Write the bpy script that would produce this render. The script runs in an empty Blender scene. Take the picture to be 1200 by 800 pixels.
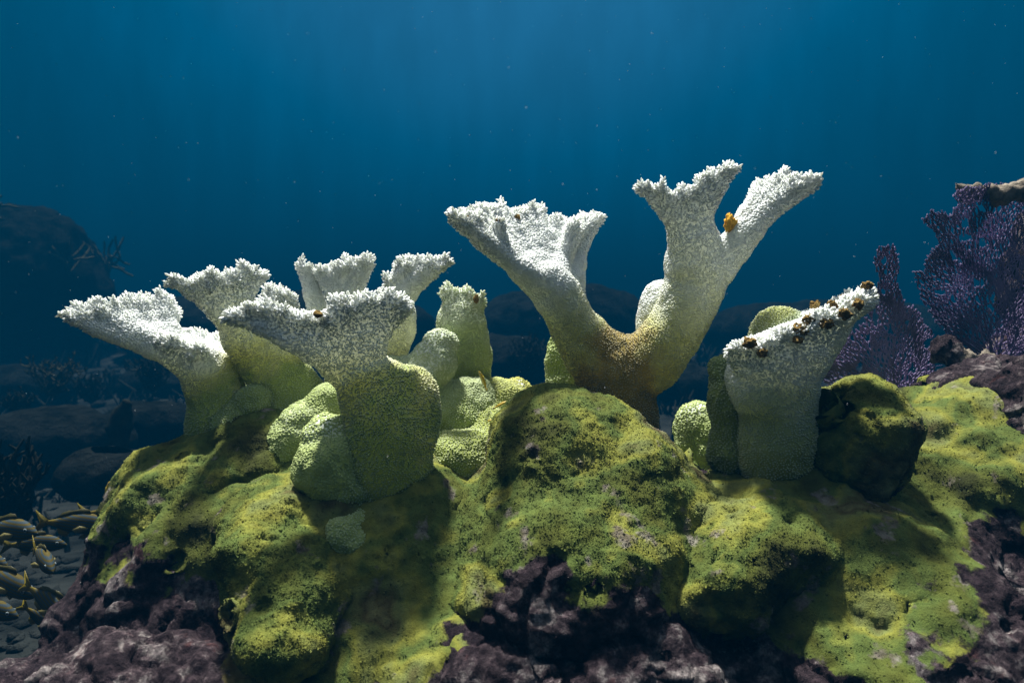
import bpy, math, random
import numpy as np
from mathutils import Vector, Matrix

# ------------------------------------------------------------------ camera, world, sun, exposure
sc = bpy.context.scene
C = sc.collection
FPX = 800.0                                   # focal length in pixels of the 1200 x 800 photograph
PITCH = math.atan(40 / FPX)
cam_d = bpy.data.cameras.new('camera'); cam = bpy.data.objects.new('camera', cam_d); C.objects.link(cam)
cam_d.sensor_width = 36.0; cam_d.lens = 24.0; cam_d.clip_start = 0.02; cam_d.clip_end = 500
cam.location = (0, 0, 0); cam.rotation_euler = (math.pi / 2 - PITCH, 0, 0)
cam_d.dof.use_dof = True; cam_d.dof.focus_distance = 1.22; cam_d.dof.aperture_fstop = 5.6
sc.camera = cam

SUN_TO = Vector((-0.14, 0.28, 0.95)).normalized()      # direction towards the sun
w = bpy.data.worlds.new('World'); sc.world = w; w.use_nodes = True
nt = w.node_tree; nt.nodes.clear()
def N(t, **k):
    n = nt.nodes.new(t)
    for a, b in k.items(): setattr(n, a, b)
    return n
sky = N('ShaderNodeTexSky', sky_type='NISHITA', sun_disc=False)
sky.sun_elevation = math.asin(SUN_TO.z); sky.sun_rotation = math.atan2(SUN_TO.x, SUN_TO.y)
tc = N('ShaderNodeTexCoord'); sx = N('ShaderNodeSeparateXYZ'); nt.links.new(tc.outputs['Generated'], sx.inputs[0])
# below the critical angle the surface mirrors the deep water, above it the sky shows (the window seen from under water)
win = N('ShaderNodeMapRange', interpolation_type='SMOOTHSTEP'); win.inputs[1].default_value = 0.45; win.inputs[2].default_value = 0.85
nt.links.new(sx.outputs['Z'], win.inputs[0])
# the water glows towards the side the sun stands on and darkens away from it
dt = N('ShaderNodeVectorMath', operation='DOT_PRODUCT'); nt.links.new(tc.outputs['Generated'], dt.inputs[0]); dt.inputs[1].default_value = (0.0, 0.75, 0.66)
dr = N('ShaderNodeValToRGB'); nt.links.new(dt.outputs['Value'], dr.inputs[0])
dr.color_ramp.elements[0].color = (0.0, 0.004, 0.009, 1); dr.color_ramp.elements[1].color = (0.010, 0.075, 0.155, 1)
for p_, c_ in ((0.5, (0.0, 0.016, 0.036)), (0.74, (0.0, 0.028, 0.061)), (0.80, (0.0, 0.033, 0.072)), (0.87, (0.0, 0.045, 0.099)), (0.95, (0.006, 0.062, 0.132))):
    e_ = dr.color_ramp.elements.new(p_); e_.color = (*c_, 1)
tint = N('ShaderNodeMix', data_type='RGBA', blend_type='MULTIPLY'); tint.inputs[0].default_value = 1
nt.links.new(sky.outputs[0], tint.inputs[6]); tint.inputs[7].default_value = (1.0, 0.89, 0.65, 1)
# faint upright shafts of light painted into the background with stretched noise
mp = N('ShaderNodeMapping'); mp.inputs['Scale'].default_value = (26, 26, 0.8); nt.links.new(tc.outputs['Generated'], mp.inputs[0])
sn = N('ShaderNodeTexNoise'); sn.inputs['Scale'].default_value = 1.0; sn.inputs['Detail'].default_value = 3.0; nt.links.new(mp.outputs[0], sn.inputs['Vector'])
sm = N('ShaderNodeMapRange'); sm.inputs[1].default_value = 0.35; sm.inputs[2].default_value = 0.7; sm.inputs[3].default_value = 0.94; sm.inputs[4].default_value = 1.08; nt.links.new(sn.outputs['Fac'], sm.inputs[0])
b1 = N('ShaderNodeBackground'); nt.links.new(sm.outputs[0], b1.inputs[1]); nt.links.new(dr.outputs[0], b1.inputs[0])
b2 = N('ShaderNodeBackground'); b2.inputs[1].default_value = 0.15; nt.links.new(tint.outputs[2], b2.inputs[0])
mx = N('ShaderNodeMixShader'); nt.links.new(win.outputs[0], mx.inputs[0]); nt.links.new(b1.outputs[0], mx.inputs[1]); nt.links.new(b2.outputs[0], mx.inputs[2])
wo = N('ShaderNodeOutputWorld'); nt.links.new(mx.outputs[0], wo.inputs[0])

sun_d = bpy.data.lights.new('sun', 'SUN'); sun = bpy.data.objects.new('sun', sun_d); C.objects.link(sun)
sun_d.energy = 5.0; sun_d.angle = math.radians(4.5); sun_d.color = (1.0, 0.985, 0.95)
sun.rotation_euler = SUN_TO.to_track_quat('Z', 'Y').to_euler(); sun.location = (0, 2, 6)

sc.view_settings.view_transform = 'Standard'; sc.view_settings.look = 'None'
sc.view_settings.exposure = 1.6; sc.view_settings.gamma = 1.0; sc.view_settings.use_curve_mapping = False
cy = sc.cycles
cy.use_denoising = True
cy.max_bounces = 10; cy.diffuse_bounces = 7; cy.glossy_bounces = 1; cy.transmission_bounces = 2; cy.volume_bounces = 0; cy.transparent_max_bounces = 6
cy.sample_clamp_indirect = 4.0; cy.caustics_reflective = False; cy.caustics_refractive = False

rng = np.random.default_rng(7); random.seed(7)
_c, _s = math.cos(PITCH), math.sin(PITCH)
def P(px, py, d):
    """the point seen at a pixel of the photograph, d metres ahead of the camera"""
    x = (px - 600) / FPX; y = -(py - 400) / FPX
    v = np.array([x, _c + y * _s, -_s + y * _c])
    return v * (d / v[1])

# ------------------------------------------------------------------ numpy tools
def _h(ix, iy, iz, seed):
    h = (ix.astype(np.uint32) * np.uint32(374761393) + iy.astype(np.uint32) * np.uint32(668265263)
         + iz.astype(np.uint32) * np.uint32(2246822519) + np.uint32((seed * 3266489917) & 0xffffffff))
    h = (h ^ (h >> np.uint32(13))) * np.uint32(1274126177)
    h = (h ^ (h >> np.uint32(16))) * np.uint32(2654435761)
    return ((h ^ (h >> np.uint32(15))) & np.uint32(0xffffff)).astype(np.float32) / np.float32(0xffffff)
def vnoise(p, scale, seed=0):
    q = p / scale + 1000.0
    f = np.floor(q); t = (q - f).astype(np.float32); i = f.astype(np.int64)
    t = t * t * t * (t * (t * 6 - 15) + 10)
    r = 0
    for dx in (0, 1):
        wx = t[:, 0] if dx else 1 - t[:, 0]
        for dy in (0, 1):
            wy = t[:, 1] if dy else 1 - t[:, 1]
            for dz in (0, 1):
                wz = t[:, 2] if dz else 1 - t[:, 2]
                r = r + wx * wy * wz * _h(i[:, 0] + dx, i[:, 1] + dy, i[:, 2] + dz, seed)
    return r * 2 - 1
def fbm(p, scale, octs=4, seed=0, gain=0.5):
    r = 0; a = 1; n = 0
    for o in range(octs):
        r = r + a * vnoise(p, scale / 2 ** o, seed + o * 17); n += a; a *= gain
    return r / n
def sstep(a, b, x):
    t = np.clip((x - a) / (b - a), 0, 1); return t * t * (3 - 2 * t)

class Field:
    def __init__(s, lo, hi, h):
        s.lo = np.array(lo, float); s.h = h
        s.n = np.ceil((np.array(hi) - s.lo) / h).astype(int) + 1
        s.f = np.full(s.n, 0.2, np.float32)
    def _win(s, lo, hi):
        a = np.clip(np.floor((lo - s.lo) / s.h).astype(int), 0, s.n); b = np.clip(np.ceil((hi - s.lo) / s.h).astype(int) + 1, 0, s.n)
        if (b <= a).any(): return None
        ax = [(s.lo[k] + s.h * np.arange(a[k], b[k])).astype(np.float32) for k in range(3)]
        return tuple(slice(a[k], b[k]) for k in range(3)), ax
    def _smin(s, sl, d, k):
        o = s.f[sl]; hh = np.maximum(k - np.abs(o - d), 0) / k
        s.f[sl] = np.minimum(o, d) - hh * hh * k * 0.25
    def cap(s, a, b, ra, rb, k=0.012):
        m = max(ra, rb) + 0.03
        wn = s._win(np.minimum(a, b) - m, np.maximum(a, b) + m)
        if wn is None: return
        sl, (X, Y, Z) = wn
        X = X[:, None, None] - a[0]; Y = Y[None, :, None] - a[1]; Z = Z[None, None, :] - a[2]
        ab = b - a; L = float(ab @ ab) + 1e-12
        t = np.clip((X * ab[0] + Y * ab[1] + Z * ab[2]) / L, 0, 1)
        d = np.sqrt((X - t * ab[0]) ** 2 + (Y - t * ab[1]) ** 2 + (Z - t * ab[2]) ** 2) - (ra + (rb - ra) * t)
        s._smin(sl, d.astype(np.float32), k)
    def ell(s, c, r, k=0.03):
        r = np.array(r, float)
        m = r + 0.1
        wn = s._win(c - m, c + m)
        if wn is None: return
        sl, (X, Y, Z) = wn
        X = (X[:, None, None] - c[0]); Y = (Y[None, :, None] - c[1]); Z = (Z[None, None, :] - c[2])
        k0 = np.sqrt((X / r[0]) ** 2 + (Y / r[1]) ** 2 + (Z / r[2]) ** 2)
        k1 = np.sqrt((X / r[0] ** 2) ** 2 + (Y / r[1] ** 2) ** 2 + (Z / r[2] ** 2) ** 2) + 1e-9
        d = k0 * (k0 - 1) / k1
        s._smin(sl, d.astype(np.float32), k)
    def nets(s):
        f = s.f; ins = f < 0
        nx, ny, nz = f.shape
        cnt = np.zeros((nx - 1, ny - 1, nz - 1), np.int8)
        for dx in (0, 1):
            for dy in (0, 1):
                for dz in (0, 1):
                    cnt += ins[dx:nx - 1 + dx, dy:ny - 1 + dy, dz:nz - 1 + dz]
        act = (cnt > 0) & (cnt < 8)
        ci = np.argwhere(act); idx = np.full(act.shape, -1, np.int64); idx[act] = np.arange(len(ci))
        acc = np.zeros((len(ci), 3)); num = np.zeros(len(ci))
        cor = [(dx, dy, dz) for dx in (0, 1) for dy in (0, 1) for dz in (0, 1)]
        val = {c: f[ci[:, 0] + c[0], ci[:, 1] + c[1], ci[:, 2] + c[2]] for c in cor}
        for c in cor:
            for ax in range(3):
                if c[ax]: continue
                e = list(c); e[ax] = 1; e = tuple(e)
                a, b = val[c], val[e]; x = (a < 0) != (b < 0)
                t = np.where(x, a / np.where(x, a - b, 1), 0)
                pt = np.tile(np.array(c, float), (len(ci), 1)); pt[:, ax] = t
                acc[x] += pt[x]; num[x] += 1
        V = s.lo + s.h * (ci + acc / num[:, None])
        quads = []
        for ax in range(3):
            u, v = (ax + 1) % 3, (ax + 2) % 3
            a = np.moveaxis(ins, [ax, u, v], [0, 1, 2]); ii = np.moveaxis(idx, [ax, u, v], [0, 1, 2])
            ch = a[:-1, 1:-1, 1:-1] != a[1:, 1:-1, 1:-1]
            q = np.argwhere(ch)
            if not len(q): continue
            i, j, k = q[:, 0], q[:, 1] + 1, q[:, 2] + 1
            Q = np.stack([ii[i, j - 1, k - 1], ii[i, j, k - 1], ii[i, j, k], ii[i, j - 1, k]], 1)
            flip = ~a[i, j, k]
            Q[flip] = Q[flip][:, ::-1]
            quads.append(Q)
        return V, np.concatenate(quads)

def vnormals(V, Q):
    n = np.zeros_like(V)
    fn = np.cross(V[Q[:, 2]] - V[Q[:, 0]], V[Q[:, 3]] - V[Q[:, 1]]) if Q.shape[1] == 4 else np.cross(V[Q[:, 1]] - V[Q[:, 0]], V[Q[:, 2]] - V[Q[:, 0]])
    for k in range(Q.shape[1]): np.add.at(n, Q[:, k], fn)
    return n / (np.linalg.norm(n, axis=1, keepdims=True) + 1e-12), fn

def make_mesh(name, V, F, mat, col=None, moss=None, normals=None, smooth=True):
    """F: an int array (n, 3 or 4) or a list of such arrays"""
    Fs = F if isinstance(F, list) else [F]
    me = bpy.data.meshes.new(name)
    me.vertices.add(len(V)); me.vertices.foreach_set('co', np.asarray(V, np.float32).ravel())
    loops = np.concatenate([f.ravel() for f in Fs]).astype(np.int32)
    tot = np.concatenate([np.full(len(f), f.shape[1], np.int32) for f in Fs])
    start = np.concatenate([[0], np.cumsum(tot)[:-1]]).astype(np.int32)
    me.loops.add(len(loops)); me.loops.foreach_set('vertex_index', loops)
    me.polygons.add(len(tot)); me.polygons.foreach_set('loop_start', start)
    if smooth: me.polygons.foreach_set('use_smooth', np.ones(len(tot), bool))
    me.update(calc_edges=True)
    if col is not None:
        a = me.attributes.new('Col', 'FLOAT_COLOR', 'POINT')
        a.data.foreach_set('color', np.concatenate([col, np.ones((len(V), 1))], 1).astype(np.float32).ravel())
    if moss is not None:
        a = me.attributes.new('moss', 'FLOAT', 'POINT'); a.data.foreach_set('value', moss.astype(np.float32))
    if normals is not None: me.normals_split_custom_set_from_vertices(np.asarray(normals, np.float32))
    if mat: me.materials.append(mat)
    return me
def obj(name, me, parent=None, label=None, cat=None, group=None, kind=None):
    o = bpy.data.objects.new(name, me); C.objects.link(o)
    if parent is not None: o.parent = parent; o.matrix_parent_inverse = parent.matrix_world.inverted()
    if label: o['label'] = label
    if cat: o['category'] = cat
    if group: o['group'] = group
    if kind: o['kind'] = kind
    return o
def empty(name, loc, label, cat, group=None):
    o = obj(name, None, None, label, cat, group); o.location = loc; o.empty_display_size = 0.03
    o.matrix_world = Matrix.Translation(Vector(loc))
    return o

# ------------------------------------------------------------------ materials
def material(name):
    m = bpy.data.materials.new(name); m.use_nodes = True; t = m.node_tree
    return m, t, t.nodes['Principled BSDF'], t.nodes['Material Output']
def node(t, ty, ins=None, **k):
    n = t.nodes.new(ty)
    for a, b in k.items(): setattr(n, a, b)
    for a, b in (ins or {}).items():
        if isinstance(b, bpy.types.NodeSocket): t.links.new(b, n.inputs[a])
        else: n.inputs[a].default_value = b
    return n
def noise(t, scale, detail=4, rough=0.55, vec=None):
    n = node(t, 'ShaderNodeTexNoise', {'Scale': scale, 'Detail': detail, 'Roughness': rough})
    if vec is not None: t.links.new(vec, n.inputs['Vector'])
    return n.outputs['Fac']
def ramp(t, fac, stops):
    r = t.nodes.new('ShaderNodeValToRGB'); t.links.new(fac, r.inputs[0])
    e = r.color_ramp.elements
    while len(e) < len(stops): e.new(0.5)
    for x, (p, c) in zip(e, stops): x.position = p; x.color = (*c, 1) if len(c) == 3 else c
    return r.outputs[0]
def mixc(t, fac, a, b, mode='MIX'):
    n = t.nodes.new('ShaderNodeMix'); n.data_type = 'RGBA'; n.blend_type = mode
    for i, v in ((0, fac), (6, a), (7, b)):
        if isinstance(v, bpy.types.NodeSocket): t.links.new(v, n.inputs[i])
        else: n.inputs[i].default_value = v if i == 0 else (*v, 1)
    return n.outputs[2]
def bump(t, h, strength, dist, normal=None):
    n = node(t, 'ShaderNodeBump', {'Strength': strength, 'Distance': dist, 'Height': h})
    if normal is not None: t.links.new(normal, n.inputs['Normal'])
    return n.outputs[0]
def opos(t): return t.nodes.new('ShaderNodeTexCoord').outputs['Object']

def coral_material():
    m, t, b, out = material('coral_skeleton')
    a = node(t, 'ShaderNodeAttribute', attribute_name='Col').outputs['Color']
    v = opos(t)
    c = mixc(t, 0.15, a, ramp(t, noise(t, 90, 3, 0.6, v), [(0.3, (0.6, 0.6, 0.5)), (0.6, (1, 1, 1))]), 'MULTIPLY')
    t.links.new(c, b.inputs['Base Color'])
    b.inputs['Roughness'].default_value = 0.75; b.inputs['Specular IOR Level'].default_value = 0.25
    t.links.new(bump(t, noise(t, 600, 2, 0.5, v), 0.4, 0.001), b.inputs['Normal'])
    tr = node(t, 'ShaderNodeBsdfTranslucent', {'Color': mixc(t, 1.0, c, (1.0, 0.985, 0.80), 'MULTIPLY')})
    ms = node(t, 'ShaderNodeMixShader', {0: 0.38, 1: b.outputs[0], 2: tr.outputs[0]})
    t.links.new(ms.outputs[0], out.inputs[0])
    return m
def rock_material():
    m, t, b, out = material('reef_rock')
    v = opos(t)
    moss = node(t, 'ShaderNodeAttribute', attribute_name='moss').outputs['Fac']
    n1 = noise(t, 7, 3.5, 0.5, v); n2 = noise(t, 38, 5, 0.65, v); n3 = noise(t, 170, 4, 0.6, v)
    g = ramp(t, n1, [(0.30, (0.026, 0.030, 0.008)), (0.40, (0.075, 0.088, 0.016)), (0.48, (0.072, 0.102, 0.024)), (0.54, (0.175, 0.18, 0.032)), (0.60, (0.125, 0.145, 0.045)), (0.66, (0.07, 0.058, 0.022)), (0.74, (0.20, 0.215, 0.095))])
    g = mixc(t, 0.55, g, ramp(t, n2, [(0.3, (0.5, 0.45, 0.35)), (0.55, (1, 1, 1)), (0.75, (1.5, 1.5, 1.35))]), 'MULTIPLY')
    g = mixc(t, 0.3, g, ramp(t, n3, [(0.3, (0.6, 0.6, 0.55)), (0.6, (1.05, 1.05, 1.0)), (0.8, (1.4, 1.4, 1.3))]), 'MULTIPLY')
    g = mixc(t, ramp(t, noise(t, 17, 4, 0.6, v), [(0.61, (0, 0, 0)), (0.67, (0.75, 0.75, 0.75))]), g, ramp(t, noise(t, 45, 4, 0.6, v), [(0.35, (0.05, 0.035, 0.03)), (0.5, (0.15, 0.12, 0.115)), (0.65, (0.24, 0.22, 0.19))]))
    r = ramp(t, noise(t, 13, 6, 0.7, v), [(0.3, (0.018, 0.012, 0.016)), (0.48, (0.035, 0.024, 0.028)), (0.55, (0.075, 0.055, 0.060)), (0.62, (0.26, 0.23, 0.22)), (0.70, (0.15, 0.11, 0.12)), (0.8, (0.07, 0.05, 0.06))])
    r = mixc(t, ramp(t, noise(t, 21, 3, 0.6, v), [(0.62, (0, 0, 0)), (0.72, (0.5, 0.5, 0.5))]), r, (0.11, 0.04, 0.035))
    r = mixc(t, 0.8, r, ramp(t, noise(t, 75, 5, 0.7, v), [(0.34, (0.15, 0.13, 0.15)), (0.52, (0.9, 0.9, 0.9)), (0.68, (2.4, 2.4, 2.3))]), 'MULTIPLY')
    f = node(t, 'ShaderNodeMath', {0: moss, 1: node(t, 'ShaderNodeMath', {0: n2, 1: -0.5}, operation='ADD').outputs[0]}, operation='ADD').outputs[0]
    f = ramp(t, f, [(0.30, (0, 0, 0)), (0.42, (1, 1, 1))])
    col = mixc(t, f, r, g)
    t.links.new(col, b.inputs['Base Color'])
    b.inputs['Roughness'].default_value = 0.85; b.inputs['Specular IOR Level'].default_value = 0.08
    fi = node(t, 'ShaderNodeMath', {0: 1.0, 1: node(t, 'ShaderNodeMath', {0: f, 1: 0.6}, operation='MULTIPLY').outputs[0]}, operation='SUBTRACT').outputs[0]
    h1 = bump(t, noise(t, 60, 8, 0.75, v), fi, 0.02)
    h2 = bump(t, noise(t, 330, 4, 0.7, v), fi, 0.005, h1)
    t.links.new(h2, b.inputs['Normal'])
    return m
def simple_material(name, c1, c2, scale, rough=0.8, bumpd=0.0, attr=False):
    m, t, b, out = material(name); v = opos(t)
    n = noise(t, scale, 5, 0.6, v)
    c = ramp(t, n, [(0.3, c1), (0.7, c2)])
    if attr:
        a = node(t, 'ShaderNodeAttribute', attribute_name='Col').outputs['Color']
        c = mixc(t, 0.4, a, ramp(t, n, [(0.3, (0.5, 0.5, 0.5)), (0.7, (1.2, 1.2, 1.2))]), 'MULTIPLY')
    t.links.new(c, b.inputs['Base Color']); b.inputs['Roughness'].default_value = rough; b.inputs['Specular IOR Level'].default_value = 0.25 if rough < 0.5 else 0.0
    if bumpd: t.links.new(bump(t, noise(t, scale * 3, 6, 0.65, v), 0.8, bumpd), b.inputs['Normal'])
    return m
M_CORAL = coral_material(); M_ROCK = rock_material()
M_SEABED = simple_material('seabed_rubble', (0.003, 0.004, 0.004), (0.024, 0.027, 0.025), 4.0, 0.9, 0.05)  # near-black colour stands in for the shade over the far floor
M_FARROCK = simple_material('far_rock', (0.002, 0.003, 0.003), (0.012, 0.014, 0.013), 7.0, 0.9, 0.08)  # darkened likewise, shade on the distant rocks put into the colour
M_FAN = simple_material('sea_fan_purple', (0.1, 0.1, 0.1), (0.4, 0.4, 0.4), 14.0, 0.8, 0.0, attr=True)
def soften(m, k):
    t = m.node_tree; b = t.nodes['Principled BSDF']; src = b.inputs['Base Color'].links[0].from_socket
    tr = node(t, 'ShaderNodeBsdfTranslucent', {'Color': src}); ms = node(t, 'ShaderNodeMixShader', {0: k, 1: b.outputs[0], 2: tr.outputs[0]})
    t.links.new(ms.outputs[0], t.nodes['Material Output'].inputs[0])
soften(M_FAN, 0.5)
M_DARK = simple_material('dark_gorgonian', (0.006, 0.008, 0.007), (0.022, 0.022, 0.016), 30.0, 0.9)
M_PLUME = simple_material('sea_plume', (0.02, 0.022, 0.012), (0.06, 0.055, 0.03), 20.0, 0.9)
M_BROWN = simple_material('brown_turf', (0.07, 0.042, 0.012), (0.34, 0.23, 0.08), 160.0, 0.9, 0.002)
M_YELLOW = simple_material('yellow_sponge', (0.5, 0.24, 0.02), (0.75, 0.45, 0.06), 150.0, 0.7, 0.001)
M_CRUST = simple_material('grey_crust', (0.06, 0.05, 0.04), (0.3, 0.26, 0.2), 40.0, 0.9, 0.006)
M_FISH = simple_material('fish_skin', (1, 1, 1), (1, 1, 1), 60.0, 0.4, 0.0, attr=True)
def grunt_material():
    m, t, b, out = material('striped_fish_skin')  # stripes, belly and tail base darkened in place of shade on the fish
    sp_ = node(t, 'ShaderNodeSeparateXYZ', {0: opos(t)})
    z = node(t, 'ShaderNodeMath', {0: sp_.outputs[0], 1: 0.10, 2: sp_.outputs[2]}, operation='MULTIPLY_ADD').outputs[0]
    st = node(t, 'ShaderNodeMath', {0: node(t, 'ShaderNodeMath', {0: z, 1: 150.0}, operation='MULTIPLY').outputs[0]}, operation='SINE').outputs[0]
    c = ramp(t, node(t, 'ShaderNodeMapRange', {0: st, 1: -1.0, 2: 1.0}).outputs[0], [(0.45, (0.028, 0.042, 0.05)), (0.7, (0.06, 0.046, 0.008))])
    c = mixc(t, ramp(t, node(t, 'ShaderNodeMapRange', {0: sp_.outputs[2], 1: -0.11, 2: -0.06}).outputs[0], [(0, (1, 1, 1)), (1, (0, 0, 0))]), c, (0.04, 0.05, 0.048))
    c = mixc(t, ramp(t, node(t, 'ShaderNodeMapRange', {0: sp_.outputs[0], 1: -0.28, 2: -0.2}).outputs[0], [(0, (1, 1, 1)), (1, (0, 0, 0))]), c, (0.11, 0.085, 0.012))
    t.links.new(c, b.inputs['Base Color']); b.inputs['Roughness'].default_value = 0.7; b.inputs['Specular IOR Level'].default_value = 0.06
    return m
M_GRUNT = grunt_material()
M_EYE = simple_material('fish_eye', (0.004, 0.004, 0.005), (0.008, 0.008, 0.01), 10.0, 0.15)
M_IRIS = simple_material('fish_iris', (0.12, 0.15, 0.16), (0.2, 0.24, 0.25), 10.0, 0.5)

# ------------------------------------------------------------------ water and sea floor
SEABED_Z = -0.92
def seabed():
    xs = np.sinh(np.linspace(-4.6, 4.6, 210)) / np.sinh(4.6) * 62
    ys = -3 + (np.exp(np.linspace(0, 4.3, 210)) - 1) / (math.exp(4.3) - 1) * 68
    X, Y = np.meshgrid(xs, ys, indexing='ij')
    p = np.stack([X.ravel(), Y.ravel(), np.zeros(X.size)], 1)
    z = SEABED_Z + 0.10 * fbm(p, 1.6, 5, 3) + 0.25 * fbm(p, 5.0, 3, 9) * sstep(3, 8, p[:, 1]) + 0.45 * sstep(5, 14, p[:, 1])
    p[:, 2] = z
    i = np.arange(210 * 210).reshape(210, 210)
    Q = np.stack([i[:-1, :-1], i[1:, :-1], i[1:, 1:], i[:-1, 1:]], -1).reshape(-1, 4)
    obj('seabed', make_mesh('seabed', p, Q, M_SEABED), kind='structure')
seabed()

def rubble():
    r = np.random.default_rng(12); n = 5000
    y = 1.5 + r.random(n) ** 2.4 * 11; x = r.uniform(-0.95, 0.95, n) * (y * 0.8 + 0.6)
    i = np.arange(0, 1)
    p = np.stack([x, y, np.zeros(n)], 1)
    p[:, 2] = SEABED_Z + 0.10 * fbm(p, 1.6, 5, 3) + 0.25 * fbm(p, 5.0, 3, 9) * sstep(3, 8, y) + 0.45 * sstep(5, 14, y)
    t = (1 + 5 ** 0.5) / 2
    ico = np.array([(-1, t, 0), (1, t, 0), (-1, -t, 0), (1, -t, 0), (0, -1, t), (0, 1, t), (0, -1, -t), (0, 1, -t), (t, 0, -1), (t, 0, 1), (-t, 0, -1), (-t, 0, 1)]) / 1.9
    fc = np.array([(0, 11, 5), (0, 5, 1), (0, 1, 7), (0, 7, 10), (0, 10, 11), (1, 5, 9), (5, 11, 4), (11, 10, 2), (10, 7, 6), (7, 1, 8), (3, 9, 4), (3, 4, 2), (3, 2, 6), (3, 6, 8), (3, 8, 9), (4, 9, 5), (2, 4, 11), (6, 2, 10), (8, 6, 7), (9, 8, 1)])
    sz = r.uniform(0.008, 0.03, n) ** 1.0 * (0.6 + 0.25 * y)
    V = p[:, None] + ico[None] * r.uniform(0.4, 1.6, (n, 12, 1)) * (sz[:, None] * r.uniform(0.6, 1.5, (n, 3)))[:, None] * [1, 1, 0.6]
    obj('rubble', make_mesh('rubble', V.reshape(-1, 3), (np.arange(n)[:, None, None] * 12 + fc).reshape(-1, 3), M_SEABED), None, 'loose dark rubble strewn over the sea floor', 'rubble', kind='stuff')
rubble()
def far_growth():
    r = np.random.default_rng(77); n = 900
    y = 2.6 + r.random(n) ** 1.3 * 10; x = r.uniform(-0.9, 0.9, n) * (y * 0.8 + 0.4)
    p = np.stack([x, y, np.zeros(n)], 1)
    p[:, 2] = SEABED_Z + 0.10 * fbm(p, 1.6, 5, 3) + 0.25 * fbm(p, 5.0, 3, 9) * sstep(3, 8, y) + 0.45 * sstep(5, 14, y)
    S = []
    for q in p:
        hgt = r.uniform(0.05, 0.22) * (0.5 + 0.09 * q[1]); m = r.integers(5, 12)
        for _ in range(m):
            a_ = q + r.normal(0, 0.25 * hgt, 3) * [1, 1, 0]; e_ = a_ + np.array([r.normal(0, 0.35), r.normal(0, 0.35), r.uniform(0.5, 1)]) * hgt
            S.append([*a_, *e_, hgt * 0.10, hgt * 0.05])
    obj('reef_growth', tubes_mesh('reef_growth', S, M_DARK, 4), None, 'low dark tufts of growth scattered over the far sea floor', 'soft coral', kind='stuff')

# ------------------------------------------------------------------ rocks
def turf_mesh(name, V, Q, keep, n, h0, mat, moss, seed=0):
    """n short algae blades standing on the faces with probability keep"""
    r = np.random.default_rng(seed)
    _, fn = vnormals(V, Q)
    ar = np.linalg.norm(fn, axis=1) * keep[Q].mean(1); pr = ar / ar.sum()
    k = r.choice(len(Q), n, p=pr)
    u, v = r.random((2, n, 1))
    q = Q[k]
    c = (V[q[:, 0]] * (1 - u) + V[q[:, 1]] * u) * (1 - v) + (V[q[:, 3]] * (1 - u) + V[q[:, 2]] * u) * v
    nr = fn[k] / np.linalg.norm(fn[k], axis=1, keepdims=True)
    d = nr + r.normal(0, 0.45, (n, 3)) + [0, 0, 0.25]; d /= np.linalg.norm(d, axis=1, keepdims=True)
    t1 = np.cross(d, r.normal(0, 1, (n, 3))); t1 /= np.linalg.norm(t1, axis=1, keepdims=True); t2 = np.cross(d, t1)
    hh = h0 * r.uniform(0.3, 1.2, (n, 1)); rr = h0 * r.uniform(0.5, 1.3, (n, 1))
    an = np.arange(4) * math.pi / 2
    vs = [c - d * 0.0012 + rr * (math.cos(a) * t1 + math.sin(a) * t2) for a in an] + [c + d * hh]
    W = np.stack(vs, 1).reshape(-1, 3)
    o = (np.arange(n) * 5)[:, None, None]
    F3 = np.array([[i, (i + 1) % 4, 4] for i in range(4)])
    return make_mesh(name, W, (o + F3).reshape(-1, 3), mat, moss=np.repeat(moss[q].mean(1), 5))
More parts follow.
